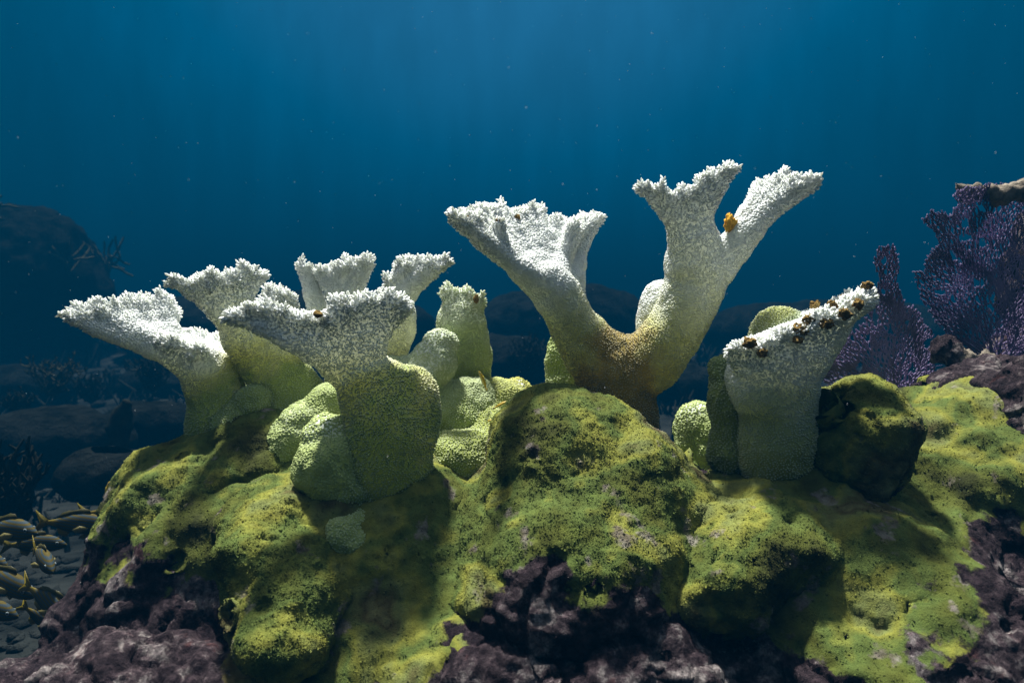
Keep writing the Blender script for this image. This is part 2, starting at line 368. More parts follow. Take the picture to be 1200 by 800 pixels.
def rock(name, ells, label=None, cat='rock', kind=None, h=0.006, amp=0.022, zb=None, mossb=0.0, k=0.05, seed=1, pits=0.012, turf=9000, grit=10, holes_n=28):
    cs = [np.array(e[0]) for e in ells]; rs = [np.array(e[1]) for e in ells]
    lo = np.min([c - r for c, r in zip(cs, rs)], 0) - 0.02; hi = np.max([c + r for c, r in zip(cs, rs)], 0) + 0.02
    lo = np.maximum(lo, [-1.5, 0.35, -1.0])
    f = Field(lo, hi, h)
    for c, r in zip(cs, rs): f.ell(c, r, k)
    cand = np.argwhere(np.abs(f.f) < h * 0.8); hr = np.random.default_rng(seed + 500)   # bore holes and broken pockets
    for ii in hr.choice(len(cand), holes_n):
        pc = f.lo + cand[ii] * h; q0 = hr.uniform(0.005, 0.013)
        for st_ in range(hr.integers(1, 4)):
            pp = pc + hr.normal(0, 0.011, 3); q1 = q0 * hr.uniform(0.6, 1.2)
            wn = f._win(pp - q1 - 2 * h, pp + q1 + 2 * h)
            if wn is None: continue
            sl_, (X_, Y_, Z_) = wn
            dd_ = np.sqrt((X_[:, None, None] - pp[0]) ** 2 + (Y_[None, :, None] - pp[1]) ** 2 + (Z_[None, None, :] - pp[2]) ** 2)
            f.f[sl_] = np.maximum(f.f[sl_], (q1 - dd_).astype(np.float32))
    for ax in range(3):                              # close the field at its borders
        sl = [slice(None)] * 3; sl[ax] = 0; f.f[tuple(sl)] = 0.05; sl[ax] = -1; f.f[tuple(sl)] = 0.05
    V, Q = f.nets()
    n, _ = vnormals(V, Q)
    V = V + n * (amp * 1.7 * fbm(V, 0.17, 2, seed) + amp * 0.9 * fbm(V, 0.07, 2, seed + 2))[:, None]
    n, _ = vnormals(V, Q)
    # moss above a border height that varies along x
    zbv = np.interp(V[:, 0], *zb) if zb is not None else np.full(len(V), -9.0)
    ms = (V[:, 2] - zbv) / 0.10 + 0.8 * fbm(V, 0.10, 4, seed + 5) + 0.9 * fbm(V, 0.3, 2, seed + 15) + 0.35 * n[:, 2] + mossb
    moss = sstep(-0.4, 0.5, ms)
    rough = fbm(V, 0.05, 4, seed + 40, 0.6)
    pit = np.maximum(0, np.abs(fbm(V, 0.075, 2, seed + 60)) * -1 + 0.13) / 0.13
    V = V + n * (0.012 * rough * (1 - 0.45 * moss) + 0.008 * (0.5 - np.abs(fbm(V, 0.06, 3, seed + 33))) * (1 - moss) - pits * pit * (1 - 0.75 * moss) + 0.0045 * fbm(V, 0.016, 3, seed + 80, 0.7))[:, None]
    base = V[:, :].mean(0); base[2] = V[:, 2].min()
    me = make_mesh(name, V, Q, M_ROCK, moss=moss)
    o = obj(name, me, None, label, None if kind else cat, kind=kind)
    if turf:
        n, _ = vnormals(V, Q)
        front = sstep(-0.3, 0.1, -n[:, 1] + n[:, 2]) * sstep(0.3, 0.8, moss) + 0.02
        tm = turf_mesh('algae_turf', V, Q, front, turf, 0.0020, M_ROCK, moss, seed)
        obj('algae_turf', tm, o, kind='stuff')
    bare = sstep(-0.3, 0.2, -n[:, 1] + n[:, 2]) * sstep(0.6, 0.2, moss) + 1e-4
    gr = fbm(V, 0.04, 3, seed + 90)
    bare *= 0.15 + sstep(0.0, 0.4, gr)
    ng = int(grit * bare.mean() * len(V) / 60)
    if ng > 200: obj('crust_grains', turf_mesh('crust_grains', V, Q, bare, min(ng, 30000), 0.0036, M_ROCK, moss, seed + 7), o, kind='stuff')
    return o
def E(px, py, d, rx, ry, rz):            # an ellipsoid placed by pixel and depth, radii in photo pixels at that depth
    s = d / FPX
    return (P(px, py, d), (rx * s, ry * s, rz * s))
def zline(pts, d):
    p = np.array([P(x, y, d) for x, y in pts]); return p[:, 0], p[:, 2]

rock('reef_ground', [E(450, 650, 1.27, 190, 170, 130), E(300, 720, 1.3, 190, 150, 190), E(620, 800, 1.1, 330, 190, 150), E(700, 690, 1.3, 260, 170, 150),
                     E(930, 680, 1.25, 230, 200, 140), E(1150, 570, 1.38, 190, 150, 130), E(1260, 640, 1.3, 170, 180, 190), E(1130, 505, 1.42, 105, 90, 62), E(600, 960, 1.05, 900, 260, 240),
                     E(1080, 790, 1.05, 260, 200, 130), E(170, 740, 1.28, 80, 110, 110)],
     kind='structure', holes_n=420, zb=zline([(0, 640), (230, 660), (420, 735), (560, 655), (620, 615), (700, 615), (760, 650), (850, 700), (900, 690), (1050, 655), (1250, 650)], 1.1), seed=11, turf=56000, h=0.0072)
rock('mossy_boulder', [E(265, 650, 1.36, 145, 130, 150), E(215, 600, 1.36, 75, 90, 80), E(330, 560, 1.38, 110, 100, 90)], 'large green mossed boulder sloping down left below the leftmost corals',
     'boulder', zb=zline([(60, 625), (160, 645), (260, 690), (400, 700)], 1.2), seed=21, turf=26000)
rock('mossy_boulder', [E(335, 735, 0.98, 66, 80, 52), E(335, 690, 1.03, 74, 80, 60), E(328, 640, 1.1, 62, 80, 55), E(330, 610, 1.16, 50, 60, 40)], 'bright lime mossy lobe bulging out low in front under the big fan coral',
     'boulder', zb=zline([(0, 775), (800, 775)], 1.0), mossb=0.5, seed=31, turf=20000, h=0.005, pits=0.005)
rock('mossy_boulder', [E(640, 510, 1.25, 52, 70, 48), E(690, 515, 1.26, 60, 70, 44), E(660, 545, 1.19, 86, 75, 60), E(700, 590, 1.13, 112, 75, 55), E(690, 640, 1.06, 125, 80, 50), E(665, 705, 1.03, 150, 90, 66), E(560, 605, 1.2, 60, 80, 40), E(745, 552, 1.22, 62, 70, 45), E(790, 590, 1.2, 55, 75, 42), E(815, 625, 1.17, 60, 80, 45), E(757, 545, 1.11, 15, 20, 15)], 'rounded olive boulder in the middle, in front of the forked white coral',
     'boulder', zb=zline([(480, 670), (560, 640), (620, 604), (700, 598), (760, 615), (860, 600)], 1.1), seed=41, turf=34000, mossb=0.2, holes_n=30, amp=0.010, k=0.07)
rock('mossy_boulder', [E(985, 528, 1.2, 62, 70, 62), E(1012, 492, 1.2, 42, 50, 34), E(965, 486, 1.24, 30, 40, 26)], 'blocky mossy knob to the right of the brown-rimmed coral',
     'boulder', zb=zline([(800, 520), (1200, 520)], 1.2), mossb=0.6, seed=51, turf=9000, h=0.005)
rock('reef_rock', [E(640, 790, 0.99, 170, 100, 62), E(560, 790, 0.99, 130, 90, 55), E(740, 770, 1.0, 80, 90, 55)], 'pitted mauve rock along the bottom edge below the olive boulder', 'rock', zb=zline([(400, 770), (520, 690), (600, 632), (700, 632), (820, 650)], 1.0), seed=45, turf=6000, pits=0.010, amp=0.020)
rock('mossy_boulder', [E(835, 690, 1.06, 85, 100, 75), E(900, 640, 1.1, 90, 90, 60)], 'dim green lobe low right of the centre, under an overhang of shadow',
     'boulder', zb=zline([(600, 760), (1000, 740)], 1.05), mossb=0.4, seed=61, turf=20000)
rock('reef_rock', [E(1245, 505, 1.24, 60, 90, 80), E(1180, 455, 1.45, 110, 70, 26)], 'grey-pink bare rock at the right edge in front of the larger purple fan', 'rock', zb=([-5, 5], [5, 5]), seed=71, turf=0)
rock('reef_rock', [E(130, 800, 0.98, 80, 80, 48), E(210, 815, 0.95, 90, 80, 40)], 'tan and brown encrusted rock in the bottom left corner', 'rock', zb=([-5, 5], [5, 5]), seed=81, turf=0)
rock('reef_rock', [E(1290, 330, 1.95, 100, 80, 130), E(1240, 420, 1.9, 90, 60, 50)], 'dark shaded rock behind the larger purple sea fan at the right edge', 'rock', zb=([-5, 5], [5, 5]), seed=91, turf=0, h=0.012)

# ------------------------------------------------------------------ elkhorn corals
WHITE = np.array([0.89, 0.92, 0.94]); CREAM = np.array([0.68, 0.67, 0.36]); IVORY = np.array([0.86, 0.87, 0.70]); LIME = np.array([0.40, 0.48, 0.17]); OLIVE = np.array([0.27, 0.205, 0.05]); TAN = np.array([0.50, 0.375, 0.13])
class Coral:
    """a colony grown from tapering limbs; each limb belongs to one named part"""
    def __init__(s, base, label, pal=((0.0, LIME), (0.20, LIME), (0.34, CREAM), (0.47, IVORY), (0.68, WHITE), (1, WHITE)), spacing=0.0047, h=0.0040, seed=1, blen=1.0):
        s.base, s.label, s.pal, s.spacing, s.h, s.seed, s.blen = base, label, pal, spacing, h, seed, blen
        s.caps = []; s.parts = []; s.r = np.random.default_rng(seed)
    def part(s, name): s.parts.append(name); return s
    def seg(s, a, b, ra, rb, ta, tb): s.caps.append((np.array(a), np.array(b), ra, rb, ta, tb, len(s.parts) - 1))
    def tube(s, pts, radii, ta, tb):
        """pts: pixel, pixel, depth; radii in photo pixels"""
        W = [P(*p) for p in pts]; R = [r * p[2] / FPX for r, p in zip(radii, pts)]
        n = len(W)
        # Catmull-Rom through the points
        ex = [2 * W[0] - W[1]] + W + [2 * W[-1] - W[-2]]
        out = []; rr = []
        for i in range(n - 1):
            for u in np.linspace(0, 1, 5)[:-1]:
                p0, p1, p2, p3 = ex[i:i + 4]
                out.append(0.5 * (2 * p1 + (p2 - p0) * u + (2 * p0 - 5 * p1 + 4 * p2 - p3) * u * u + (3 * p1 - p0 - 3 * p2 + p3) * u ** 3)); rr.append(R[i] + (R[i + 1] - R[i]) * u)
        out.append(W[-1]); rr.append(R[-1])
        m = len(out) - 1
        for i in range(m): s.seg(out[i], out[i + 1], rr[i], rr[i + 1], ta + (tb - ta) * i / m, ta + (tb - ta) * (i + 1) / m)
        return s
    def fan(s, hub, rim, r_hub=16, r_rim=6, ta=0.45, lean=None, jag=0.05, curl=0.0):
        """ribs from a hub to points spread along a rim; lean: a pixel, pixel, depth the ribs bend towards first"""
        H = P(*hub); W = np.array([P(*p) for p in rim]); px = hub[2] / FPX
        L = np.concatenate([[0], np.cumsum(np.linalg.norm(np.diff(W, axis=0), axis=1))])
        n = max(3, int(L[-1] / (1.75 * r_rim * px)) + 1)
        K = P(*lean) if lean else None
        for i, q in enumerate(np.linspace(0, L[-1], n)):
            R = np.array([np.interp(q, L, W[:, k]) for k in range(3)])
            corner = i in (0, n - 1)                # the two ends of a blade run out to points
            R = H + (R - H) * (1 + (0 if corner else jag * s.r.uniform(-1.8, 0.5)) - (6.5 if corner else 7) * px / np.linalg.norm(R - H)) + s.r.normal(0, 0.0025, 3)
            ctl = (H * 0.45 + R * 0.55) if K is None else K * 0.6 + (H * 0.3 + R * 0.7) * 0.4
            ctl = ctl + np.array([0, 0, -curl])
            m = 5; prev = H
            for j in range(1, m + 1):
                u = j / m; cur = (1 - u) ** 2 * H + 2 * u * (1 - u) * ctl + u * u * R
                e0, e1 = ((j - 1) / m) ** 0.5, u ** 0.5
                s.seg(prev, cur, (r_hub + (r_rim - r_hub) * e0) * px, (r_hub + (r_rim - r_hub) * e1) * px, ta + (1 - ta) * (j - 1) / m, ta + (1 - ta) * u)
                last = prev; prev = cur
            dv = prev - last; dv /= np.linalg.norm(dv) + 1e-9
            for _ in range(4):                       # blunt fingers along the growing edge
                e = dv + s.r.normal(0, 0.42, 3); e /= np.linalg.norm(e)
                st = prev + dv * px * s.r.uniform(-8, 0) + s.r.normal(0, 2.0 * px, 3)
                ln_ = px * s.r.uniform(5, 12)
                s.seg(st, st + e * ln_, 4.0 * px, 3.0 * px, 0.97, 1.0)
        return s
    def knob(s, px, py, d, r, t=0.2, r2=None):
        c = P(px, py, d); q = r * d / FPX
        s.seg(c, c + [0, 0, 1e-4], q, q, t, t); return s
    def nearest(s, p):
        best = np.full(len(p), 9.0); tip = np.zeros(len(p)); prt = np.zeros(len(p), int); dr = np.zeros((len(p), 3))
        for a, b, ra, rb, ta, tb, k in s.caps:
            ab = b - a; t = np.clip((p - a) @ ab / (ab @ ab + 1e-12), 0, 1)
            d = np.linalg.norm(p - a - t[:, None] * ab, axis=1) - (ra + (rb - ra) * t)
            m = d < best; best[m] = d[m]; tip[m] = (ta + (tb - ta) * t)[m]; prt[m] = k
            dr[m] = ab / (np.linalg.norm(ab) + 1e-9) if np.linalg.norm(ab) > 1e-3 else (0, 0, 0.3)
        return tip, prt, dr
    def colour(s, tip, p):
        t = np.clip(tip + 0.17 * fbm(p, 0.06, 4, s.seed + 3) + 0.05 * fbm(p, 0.015, 2, s.seed + 8), 0, 1)
        xs = [a for a, _ in s.pal]
        return np.stack([np.interp(t, xs, [c[k] for _, c in s.pal]) for k in range(3)], 1)
    def build(s):
        lo = np.min([np.minimum(c[0], c[1]) - max(c[2], c[3]) for c in s.caps], 0) - 0.02
        hi = np.max([np.maximum(c[0], c[1]) + max(c[2], c[3]) for c in s.caps], 0) + 0.02
        f = Field(lo, hi, s.h)
        for a, b, ra, rb, ta, *_ in s.caps: f.cap(a, b, ra, rb, 0.004 if ta > 0.96 else 0.007 if ta > 0.72 else 0.012 if min(ra, rb) < 0.02 else 0.03)
        V, Q = f.nets()
        n, _ = vnormals(V, Q)
        lm = 2.6 if s.parts[0] in ('mound', 'stub', 'lobe') or 'knob' in s.parts[1:] and s.pal is PALE else 1.2
        V = V + n * (lm * 0.0042 * fbm(V, 0.055, 2, s.seed) + lm * 0.0016 * fbm(V, 0.02, 2, s.seed + 1))[:, None]
        n, fn = vnormals(V, Q)
        tip, prt, dr = s.nearest(V)
        for _ in range(int(0.016 / s.h * 9)):        # soften jumps where limbs merge
            fa = tip[Q].mean(1); ac = np.bincount(Q.ravel(), np.repeat(fa, 4), len(V)); ct = np.bincount(Q.ravel(), minlength=len(V))
            tip = 0.4 * tip + 0.6 * ac / np.maximum(ct, 1)
        col = s.colour(tip, V)
        deep = col * (np.array([0.84, 0.86, 0.66]) + np.array([0.13, 0.11, 0.26]) * sstep(0.35, 0.6, tip)[:, None])
        deep = deep + (WHITE - deep) * (sstep(0.6, 0.85, tip) * 0.8)[:, None]
        nm_, gr_ = {'mound': ('coral_mound', 'lime coral mounds on the reef'), 'stub': ('coral_stub', None), 'lobe': ('coral_lobe', None)}.get(s.parts[0], ('elkhorn_coral', 'white elkhorn corals on the reef'))
        root = empty(nm_, P(*s.base), s.label, 'coral', gr_)
        # corallites: little blunt tubes leaning towards the growing edge
        ar = np.linalg.norm(fn, axis=1) / 2; N_ = int(ar.sum() / s.spacing ** 2 * 3.4)
        k = s.r.choice(len(Q), N_, p=ar / ar.sum()); u, v = s.r.random((2, N_, 1)); q = Q[k]
        c = (V[q[:, 0]] * (1 - u) + V[q[:, 1]] * u) * (1 - v) + (V[q[:, 3]] * (1 - u) + V[q[:, 2]] * u) * v
        ok = []; grid = {}; sp = s.spacing; g = np.floor(c / sp).astype(int); cl = c.tolist(); gl = g.tolist()
        tq = tip[q].mean(1); szf = (0.80 + 0.20 * sstep(0.4, 0.9, tq)) * s.r.uniform(0.85, 1.15, N_)
        sp2l = ((sp * 0.82 * szf) ** 2).tolist()
        vw = c / np.linalg.norm(c, axis=1, keepdims=True); hid = ((n[q].mean(1) * vw).sum(1) > 0.62) & (tq < 0.8); hid = hid.tolist()   # the far backs stay bare
        for i in range(N_):
            if hid[i]: continue
            sp2 = sp2l[i]
            gx, gy, gz = gl[i]; x, y, z = cl[i]; bad = False
            for a in (gx - 1, gx, gx + 1):
                for b in (gy - 1, gy, gy + 1):
                    for e in (gz - 1, gz, gz + 1):
                        for (X, Y, Z) in grid.get((a, b, e), ()):
                            if (X - x) ** 2 + (Y - y) ** 2 + (Z - z) ** 2 < sp2: bad = True; break
                        if bad: break
                    if bad: break
                if bad: break
            if not bad: grid.setdefault((gx, gy, gz), []).append((x, y, z)); ok.append(i)
        c = c[ok]; q = q[ok]; m = len(c); szf = szf[ok]
        nr = n[q].mean(1)
        tp, pt, dd = s.nearest(c); edge = tp.copy(); tp = tip[q].mean(1)
        ln = sp * s.blen * (0.62 - 0.24 * sstep(0.34, 0.5, tp) + 0.46 * sstep(0.74, 0.95, tp) + 0.6 * sstep(0.93, 1.0, edge)) * s.r.uniform(0.6, 1.4, m)
        lean = (0.2 + 0.45 * sstep(0.55, 1.0, tp))[:, None]
        d = nr + dd * lean + s.r.normal(0, 0.16, (m, 3)); d /= np.linalg.norm(d, axis=1, keepdims=True)
        t1 = np.cross(d, s.r.normal(0, 1, (m, 3))); t1 /= np.linalg.norm(t1, axis=1, keepdims=True); t2 = np.cross(d, t1)
        rad = sp * szf * s.r.uniform(0.42, 0.66, m) * (1 + 0.4 * sstep(0.36, 0.5, tp) * sstep(0.95, 0.8, tp)); ln = ln * (0.4 + 0.6 * szf)
        rings = [(-0.35, 1.08), (0.66, 0.88)]
        vs = []
        for hh, rr in rings:
            for a in np.arange(3) * 2 * math.pi / 3:
                vs.append(c + d * (hh * ln)[:, None] + (rad * rr)[:, None] * (math.cos(a) * t1 + math.sin(a) * t2))
        vs.append(c + d * ln[:, None])
        W = np.stack(vs, 1)                       # m,7,3
        bc = s.colour(tp, c); tipc = bc + (np.array([0.80, 0.84, 0.68]) - bc) * (0.45 - 0.3 * sstep(0.35, 0.6, tp))[:, None]
        WC = np.stack([bc * 0.92] * 3 + [(bc + tipc) / 2] * 3 + [tipc], 1)
        F4 = np.array([[i, (i + 1) % 3, (i + 1) % 3 + 3, i + 3] for i in range(3)])
        F3 = np.array([[3 + i, 3 + (i + 1) % 3, 6] for i in range(3)])
        for ip, pname in enumerate(s.parts):
            fm = prt[Q[:, 0]] == ip
            if not fm.any(): continue
            used, inv = np.unique(Q[fm], return_inverse=True)
            me = make_mesh(pname, V[used], inv.reshape(-1, 4), M_CORAL, col=deep[used], normals=n[used])
            po = obj(pname, me, root)
            b = np.where(pt == ip)[0]
            if len(b):
                o_ = (np.arange(len(b)) * 7)[:, None, None]
                cm = make_mesh('corallites', W[b].reshape(-1, 3), [(o_ + F4).reshape(-1, 4), (o_ + F3).reshape(-1, 3)], M_CORAL, col=WC[b].reshape(-1, 3))
                obj('corallites', cm, po, kind='stuff')
        s.root = root
        return root

GREEN = ((0.0, LIME), (1.0, LIME * 1.15))
PALE = ((0.0, LIME), (0.3, LIME), (0.6, np.array([0.55, 0.63, 0.38])), (1, np.array([0.72, 0.78, 0.62])))
TANP = ((0.0, OLIVE), (0.12, OLIVE), (0.22, TAN), (0.33, CREAM), (0.44, IVORY), (0.6, WHITE), (1, WHITE))

# A: leftmost
a = Coral((262, 490, 1.40), 'leftmost white coral, its long plate reaching out to the left', seed=101)
a.part('stem').tube([(262, 505, 1.42), (258, 465, 1.41), (235, 432, 1.39)], [40, 24, 17], 0.05, 0.42)
a.part('branch').fan((232, 430, 1.39), [(78, 371, 1.28), (84, 357, 1.29), (98, 350, 1.30), (122, 352, 1.33), (134, 346, 1.36), (150, 348, 1.38), (166, 345, 1.41), (190, 345, 1.43), (196, 360, 1.43)], 16, 4.4, 0.4, lean=(185, 412, 1.36))
a.part('branch').fan((245, 435, 1.40), [(184, 394, 1.34), (205, 398, 1.33), (230, 404, 1.33)], 17, 5, 0.4)
a.fan((252, 435, 1.42), [(205, 388, 1.45), (225, 386, 1.48), (250, 388, 1.48), (266, 402, 1.46)], 18, 6.5, 0.4)
a.build()
# B: second from the left
b = Coral((335, 470, 1.42), 'second white coral from the left, flat plate on a curved green stem', seed=102)
b.part('stem').tube([(350, 500, 1.44), (336, 455, 1.43), (305, 415, 1.41), (278, 385, 1.38)], [44, 28, 21, 16], 0.0, 0.48)
b.part('branch').fan((282, 388, 1.38), [(197, 329, 1.27), (212, 326, 1.28), (232, 323, 1.30), (256, 320, 1.32), (282, 316, 1.35), (300, 313, 1.38), (311, 318, 1.40)], 15, 4.4, 0.46, lean=(258, 362, 1.34))
b.part('branch').fan((330, 395, 1.42), [(316, 334, 1.44), (324, 340, 1.45)], 15, 5, 0.5)
b.fan((335, 395, 1.40), [(334, 336, 1.40), (340, 345, 1.40)], 13, 5, 0.5)
b.tube([(318, 425, 1.42), (330, 395, 1.42)], [22, 15], 0.4, 0.5)
b.build()
# C: front
c_ = Coral((450, 590, 1.17), 'large white fan coral in front with a thick green stalk', seed=103, spacing=0.0047)
c_.part('stem').tube([(455, 640, 1.26), (458, 595, 1.22), (452, 545, 1.17), (455, 500, 1.16), (440, 460, 1.16), (428, 440, 1.16)], [72, 54, 42, 42, 30, 22], 0.0, 0.40)
c_.tube([(478, 505, 1.17), (484, 456, 1.17)], [26, 23], 0.15, 0.32)
c_.part('branch').fan((415, 440, 1.16), [(266, 368, 1.04), (276, 357, 1.05), (292, 352, 1.06), (312, 357, 1.07), (332, 364, 1.08), (350, 369, 1.10)], 18, 4.6, 0.42, lean=(370, 415, 1.11))
c_.part('branch').fan((425, 440, 1.16), [(350, 369, 1.10), (364, 364, 1.12), (372, 372, 1.11), (388, 361, 1.10), (400, 350, 1.10), (420, 346, 1.10), (442, 346, 1.11), (464, 346, 1.12), (478, 351, 1.14), (478, 356, 1.16)], 20, 4.6, 0.42, lean=(425, 400, 1.12))
c_.build()
# D and E: behind the front fan
d_ = Coral((420, 450, 1.5), 'pale coral with two upright leaves behind the large front fan', seed=104)
d_.part('stem').tube([(425, 480, 1.50), (425, 430, 1.48), (415, 395, 1.46)], [40, 34, 26], 0.3, 0.5)
d_.part('branch').fan((405, 392, 1.46), [(372, 314, 1.46), (382, 309, 1.46), (396, 311, 1.45), (410, 303, 1.44), (424, 301, 1.43), (435, 302, 1.42)], 15, 4.2, 0.5, lean=(402, 352, 1.45))
d_.fan((385, 395, 1.47), [(352, 309, 1.46), (364, 318, 1.47)], 15, 5, 0.5, lean=(368, 358, 1.47))
d_.part('branch').tube([(425, 430, 1.48), (450, 395, 1.46), (462, 365, 1.44)], [28, 25, 20], 0.4, 0.6)
d_.fan((462, 368, 1.44), [(449, 336, 1.45), (466, 313, 1.43), (484, 300, 1.41), (504, 297, 1.39), (523, 305, 1.36)], 14, 4.8, 0.55, lean=(470, 338, 1.42))
d_.build()
# F + G
g = Coral((540, 470, 1.52), 'slender pale column coral with a ragged top, rising behind pale knobs', pal=PALE, seed=105)
g.part('stem').tube([(548, 465, 1.52), (545, 430, 1.52), (543, 395, 1.51)], [22, 22, 24], 0.3, 0.6)
g.part('branch').tube([(543, 395, 1.51), (541, 372, 1.5)], [20, 16], 0.6, 0.75)
g.fan((541, 376, 1.50), [(521, 339, 1.48), (532, 336, 1.49), (546, 339, 1.50), (558, 344, 1.49), (566, 349, 1.48)], 17, 6, 0.72)
g.build()
g = Coral((525, 500, 1.38), 'cluster of rounded pale green knobs right of the front coral', pal=PALE, seed=106, spacing=0.0047, blen=0.95)
g.part('stem').knob(540, 500, 1.40, 38, 0.35).knob(520, 480, 1.40, 30, 0.5).knob(550, 470, 1.42, 28, 0.5)
g.part('knob').knob(507, 428, 1.40, 29, 0.8).knob(492, 440, 1.38, 22, 0.7).knob(515, 405, 1.41, 20, 0.85)
g.part('knob').knob(462, 432, 1.40, 18, 0.6).knob(478, 455, 1.36, 22, 0.6)
g.build()
# encrusting mounds
g = Coral((380, 560, 1.12), 'lime rounded coral mound tucked against the front stalk', pal=GREEN, seed=107, spacing=0.0047, blen=0.9)
g.part('mound').knob(386, 548, 1.13, 42, 0.6).knob(384, 518, 1.15, 33, 0.8).knob(412, 575, 1.13, 30, 0.4)
g.part('stub').tube([(425, 622, 1.13), (408, 634, 1.08), (398, 638, 1.06)], [26, 19, 14], 0.4, 0.5)
g.build()
g = Coral((355, 505, 1.30), 'pale lime coral hump between the second and the front stems', pal=GREEN, seed=108, spacing=0.0047, blen=0.9)
g.part('mound').knob(362, 508, 1.32, 38, 0.7).knob(390, 475, 1.34, 26, 0.5).knob(345, 530, 1.30, 30, 0.5)
g.part('mound').knob(300, 475, 1.38, 24, 0.3).knob(308, 462, 1.44, 17, 0.3).knob(270, 500, 1.36, 22, 0.3)
g.build()
g = Coral((590, 480, 1.5), 'yellow-lime coral mound left of the olive boulder', pal=((0, LIME), (1, np.array([0.5, 0.5, 0.1]))), seed=109, spacing=0.0052, blen=0.9)
g.part('mound').knob(585, 478, 1.48, 36, 0.5).knob(605, 470, 1.5, 28, 0.9).knob(560, 500, 1.4, 34, 0.3).knob(590, 520, 1.36, 40, 0.3).knob(540, 545, 1.3, 45, 0.2)
g.build()
g = Coral((815, 500, 1.5), 'small lime coral mound between the forked coral and the brown-rimmed one', pal=GREEN, seed=110, spacing=0.0052, blen=0.9)
g.part('mound').knob(820, 502, 1.48, 30, 0.8).knob(840, 520, 1.46, 40, 0.6)
g.build()
# H: forked coral in the middle
h = Coral((718, 460, 1.36), 'tallest forked white coral rising behind the olive boulder', pal=TANP, seed=111, spacing=0.0047, h=0.0042)
h.part('stem').tube([(720, 500, 1.37), (720, 465, 1.36), (718, 425, 1.36)], [46, 36, 30], 0.0, 0.22)
h.tube([(718, 430, 1.36), (742, 432, 1.36), (770, 420, 1.35)], [30, 26, 26], 0.1, 0.3)
h.part('branch').tube([(708, 430, 1.36), (685, 400, 1.35), (662, 360, 1.33), (640, 325, 1.31)], [27, 22, 19, 16], 0.16, 0.62)
h.fan((655, 352, 1.33), [(526, 252, 1.17), (538, 256, 1.20), (556, 242, 1.30), (575, 239, 1.36), (600, 239, 1.40), (622, 239, 1.43), (642, 244, 1.45), (658, 256, 1.46), (672, 254, 1.46), (700, 253, 1.44)], 18, 4.6, 0.56, lean=(615, 305, 1.31), curl=0.01)
h.fan((668, 350, 1.36), [(676, 258, 1.44), (700, 253, 1.44)], 15, 5, 0.56, lean=(668, 305, 1.40))
h.tube([(596, 300, 1.27), (588, 282, 1.26), (585, 262, 1.25)], [9, 7, 5.5], 0.8, 1.0)
h.tube([(664, 300, 1.37), (670, 275, 1.37), (673, 262, 1.37)], [9, 7, 5], 0.8, 1.0)
h.part('knob').tube([(718, 418, 1.37), (706, 396, 1.37)], [17, 9], 0.3, 0.5)
h.part('branch').tube([(760, 428, 1.35), (792, 385, 1.34), (815, 335, 1.33), (826, 300, 1.32)], [25, 25, 26, 22], 0.26, 0.66)
h.tube([(770, 400, 1.42), (772, 372, 1.43), (774, 345, 1.43)], [16, 17, 13], 0.4, 0.7)
h.part('branch').fan((814, 303, 1.32), [(750, 216, 1.28), (760, 214, 1.28), (776, 221, 1.27), (790, 225, 1.27), (806, 218, 1.27), (826, 208, 1.27), (846, 200, 1.28), (857, 198, 1.28)], 20, 4.8, 0.6, lean=(803, 258, 1.27))
h.part('branch').fan((842, 312, 1.32), [(888, 212, 1.36), (900, 211, 1.33), (916, 205, 1.31), (932, 201, 1.29), (945, 205, 1.27), (955, 211, 1.26)], 18, 4.8, 0.6, lean=(880, 262, 1.30))
h.build()
g = Coral((668, 445, 1.5), 'short green coral stub just behind the forked coral', pal=GREEN, seed=112, spacing=0.006)
g.part('stub').tube([(670, 470, 1.52), (668, 425, 1.52), (664, 408, 1.52)], [24, 18, 13], 0.2, 0.6)
g.build()
# I: right
i_ = Coral((905, 520, 1.2), 'squat white coral with brown spotted rim at the right', pal=((0, np.array([0.42, 0.45, 0.16])), (0.12, np.array([0.44, 0.5, 0.30])), (0.25, np.array([0.5, 0.56, 0.42])), (0.5, WHITE), (1, WHITE)), seed=113)
i_.part('stem').tube([(912, 540, 1.2), (912, 490, 1.2), (905, 440, 1.19)], [42, 33, 36], 0.0, 0.4)
i_.part('branch').fan((905, 446, 1.19), [(853, 412, 1.15), (862, 402, 1.14), (885, 402, 1.11), (905, 396, 1.10), (930, 385, 1.09), (955, 374, 1.09), (980, 362, 1.09), (1005, 350, 1.10), (1020, 340, 1.12)], 36, 8, 0.4, lean=(915, 420, 1.15))
i_.fan((915, 440, 1.21), [(945, 375, 1.22), (985, 352, 1.22), (1018, 340, 1.18)], 32, 9, 0.45)
i_.part('knob').knob(904, 383, 1.22, 18, 0.0).knob(918, 379, 1.22, 15, 0.0)
i_.tube([(910, 430, 1.22), (906, 390, 1.24)], [28, 16], 0.2, 0.0)
i_.build()
g = Coral((850, 520, 1.22), 'shaded green lobe leaning on the squat brown-spotted coral', pal=((0, LIME * 0.75), (1, LIME * 0.75)), seed=114, spacing=0.0055)  # lime darkened evenly, the lobe's shade put into its colour
g.part('lobe').tube([(868, 540, 1.25), (858, 490, 1.25), (848, 440, 1.25), (847, 425, 1.25)], [28, 20, 11, 8], 0.2, 0.6)
g.build()
CORAL_I = i_.root; CORAL_H = h.root

